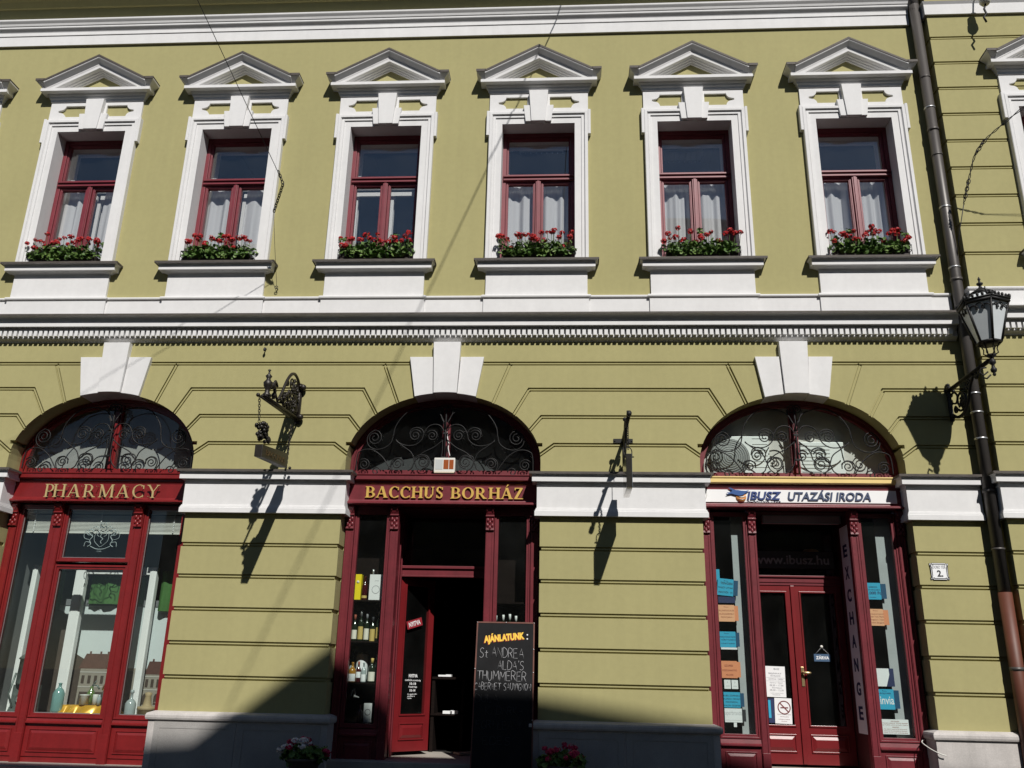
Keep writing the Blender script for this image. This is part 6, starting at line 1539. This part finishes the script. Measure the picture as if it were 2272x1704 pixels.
for x in [-5.44 + .075 * i for i in range(7)]: b.box(x, x + .038, bd + .0043, bd + .0055, .77, .87)
for x in [-5.45 + .15 * i for i in range(4)]: b.prism([(x, .56), (x + .10, .56), (x + .10, .66), (x + .085, .69), (x + .05, .705), (x + .015, .69), (x, .66)], bd + .0043, bd + .0055)
b.prism([(-6.31, .50), (-5.75, .50), (-5.72, .70), (-6.30, .70)], bd + .0043, bd + .0055); b.prism([(-5.30, .50), (-4.88, .50), (-4.88, .66), (-5.15, .66)], bd + .0058, bd + .007)
obj('opening_print', b, POSTDARK, t, og)
b = MB()
for z, x0, x1 in ((.755, -6.33, -5.72), (.935, -6.33, -5.72), (.735, -5.47, -4.87), (.895, -5.47, -4.87)): b.box(x0, x1, bd + .0058, bd + .0072, z, z + .014)
obj('cornice_print', b, mat('printed_pale', (.42, .40, .36), .7), t, og)
# exhibits
def exhibit(name, lab, cat, parts, org, grp=None):
    t = thing(name, lab, cat, org, grp)
    for nm, mb, mt in parts: obj(nm, mb, mt, t, org)
    return t
fz = .4155; ed = -.58
og = V(-6.76, fz, ed); x = -6.76
b1 = MB(); b1.box(x - .14, x + .14, ed - .10, ed + .06, fz + .06, fz + .36)
b1.prism([(x - .17, fz), (x - .11, fz), (x - .05, fz + .07), (x + .05, fz + .07), (x + .11, fz), (x + .17, fz), (x + .14, fz + .10), (x - .14, fz + .10)], ed - .08, ed + .07)
b2 = MB(); b2.lathe([(0, .36), (.13, .36), (.135, .38), (.13, .66), (.145, .665), (.145, .68), (.10, .72), (.03, .745), (.02, .77), (.035, .79), (0, .80)], (x, -ed, fz), 20)
b3 = MB(); b3.lathe([(0, 0), (.062, 0), (.062, .02), (0, .02)], V(x, fz + .20, ed + .061), 20, (0, -1, 0))
b4 = MB(); b4.lathe([(.055, 0), (.070, 0), (.070, .03), (.055, .03)], V(x, fz + .20, ed + .061), 20, (0, -1, 0), ring=True); b4.box(x - .002, x + .004, ed + .0815, ed + .083, fz + .195, fz + .24); b4.tube([V(x - .10, fz + .1, ed + .08), V(x - .16, fz + .25, ed + .10), V(x - .12, fz + .5, ed + .08)], .012, 6)
exhibit('apothecary_still', 'grey-green antique steriliser with round dial in left pharmacy window', 'antique device', [('body', b1, GUN), ('tank', b2, GUN), ('dial', b3, MILKG), ('rim', b4, GUN)], og)
# gold cloth over a low box
n, mrows = 46, 14; vs = []
for j in range(mrows + 1):
    v_ = j / mrows
    for i in range(n + 1):
        u = i / n; xx = -6.36 + .80 * u; e = min(1, min(u, 1 - u) * 9)
        if v_ < .4: zz = fz + .13 + .018 * math.sin(17 * u + 3) * v_; dd_ = ed - .22 + .55 * v_
        else: q = (v_ - .4) / .6; zz = fz + .13 * (1 - q) + .012; dd_ = ed + .0 + .11 * q + .030 * math.sin(34 * u + 3.2 * math.sin(5 * u) + 1.5 * q) * (.3 + q)
        vs.append(V(xx, fz + (zz - fz) * (.25 + .75 * e) + .003, dd_))
b = MB(); b.smooth = True; b.add(vs, [(j * (n + 1) + i, j * (n + 1) + i + 1, (j + 1) * (n + 1) + i + 1, (j + 1) * (n + 1) + i) for j in range(mrows) for i in range(n)])
sign('gold_cloth', 'shiny gold satin cloth draped over a low stand in pharmacy window', 'cloth', b, SATIN, V(-5.96, fz, ed))
cz = fz + .146
def jar(x, d, z, prof, mt, lab, name='jar', cat='jar', extra=(), grp='old pharmacy jars and bottles'):
    b = MB(); b.lathe(prof, V(x, z, d), 18); return exhibit(name, lab, cat, [('body', b, mt)] + [(nm, e_(x, d, z), m_) for nm, e_, m_ in extra], V(x, z, d), grp)
jar(-6.295, ed + .06, fz + .05, [(0, 0), (.065, 0), (.07, .02), (.07, .22), (.05, .26), (.02, .29), (.018, .33), (.028, .34), (0, .345)], TBOT, 'pale teal glass bottle at the left edge of the gold cloth', 'bottle', 'bottle')
def syph(x, d, z): b = MB(); b.tube([V(x, z + .19, d), V(x + .02, z + .23, d), V(x + .07, z + .22, d), V(x + .10, z + .18, d)], .010, 6); b.tube([V(x, z + .22, d), V(x + .05, z + .28, d)], .007, 6); return b
jar(-5.97, ed - .10, cz, [(0, 0), (.055, 0), (.058, .10), (.04, .15), (.02, .18), (.018, .21), (0, .215)], GRBOT, 'green glass soda siphon standing on the gold cloth', 'soda_siphon', 'siphon', (('spout', syph, GUN),))
jar(-6.00, ed - .02, cz, [(0, 0), (.055, 0), (.055, .10), (.062, .105), (.062, .115), (0, .117)], MILKG, 'white lidded jar before the green siphon on gold cloth')
jar(-5.865, ed - .03, cz, [(0, 0), (.034, 0), (.034, .11), (.03, .12), (0, .12)], MILKG, 'small white jar between siphon and copper still')
def cop(x, d, z): b = MB(); b.lathe([(.02, .16), (.062, .17), (.066, .20), (.04, .25), (.018, .28), (.015, .32), (.03, .335), (0, .35)], V(x, z, d), 16); return b
jar(-5.745, ed - .06, cz, [(0, 0), (.05, 0), (.05, .16), (0, .16)], GUN, 'dark jar with polished copper domed top on the gold cloth', 'copper_still', 'still', (('dome', cop, COPPER),))
jar(-5.80, ed + .0, cz, [(0, 0), (.025, 0), (.025, .08), (.012, .10), (.012, .12), (0, .12)], CBOT, 'small clear phial before the copper topped jar', 'phial', 'phial')
jar(-5.36, ed + .06, fz, [(0, 0), (.06, 0), (.065, .02), (.065, .17), (.05, .20), (.016, .23), (.015, .29), (.026, .30), (.02, .33), (0, .335)], CBOT, 'tall clear stoppered bottle in the right pharmacy window', 'bottle', 'bottle')
jar(-5.16, ed + .04, fz, [(0, 0), (.10, 0), (.105, .10), (.115, .105), (.11, .14), (.06, .145), (.05, .17), (.035, .26), (.045, .30), (0, .31)], CLAY, 'tan wooden mortar with pestle in the right pharmacy window', 'mortar', 'mortar')
def pan(x, d, z): b = MB(); b.lathe([(0, .18), (.05, .185), (.05, .195), (0, .195)], V(x - .04, z, d), 14); b.lathe([(0, .18), (.05, .185), (.05, .195), (0, .195)], V(x + .05, z + .03, d), 14); b.tube([V(x - .05, z + .24, d), V(x + .06, z + .26, d)], .006, 6); return b
jar(-5.01, ed + .0, fz, [(0, 0), (.05, 0), (.045, .02), (.012, .03), (.010, .25), (.016, .26), (0, .27)], BRASS, 'little brass balance scale at the right end of pharmacy display', 'balance_scale', 'scale', (('pans', pan, STEEL),))
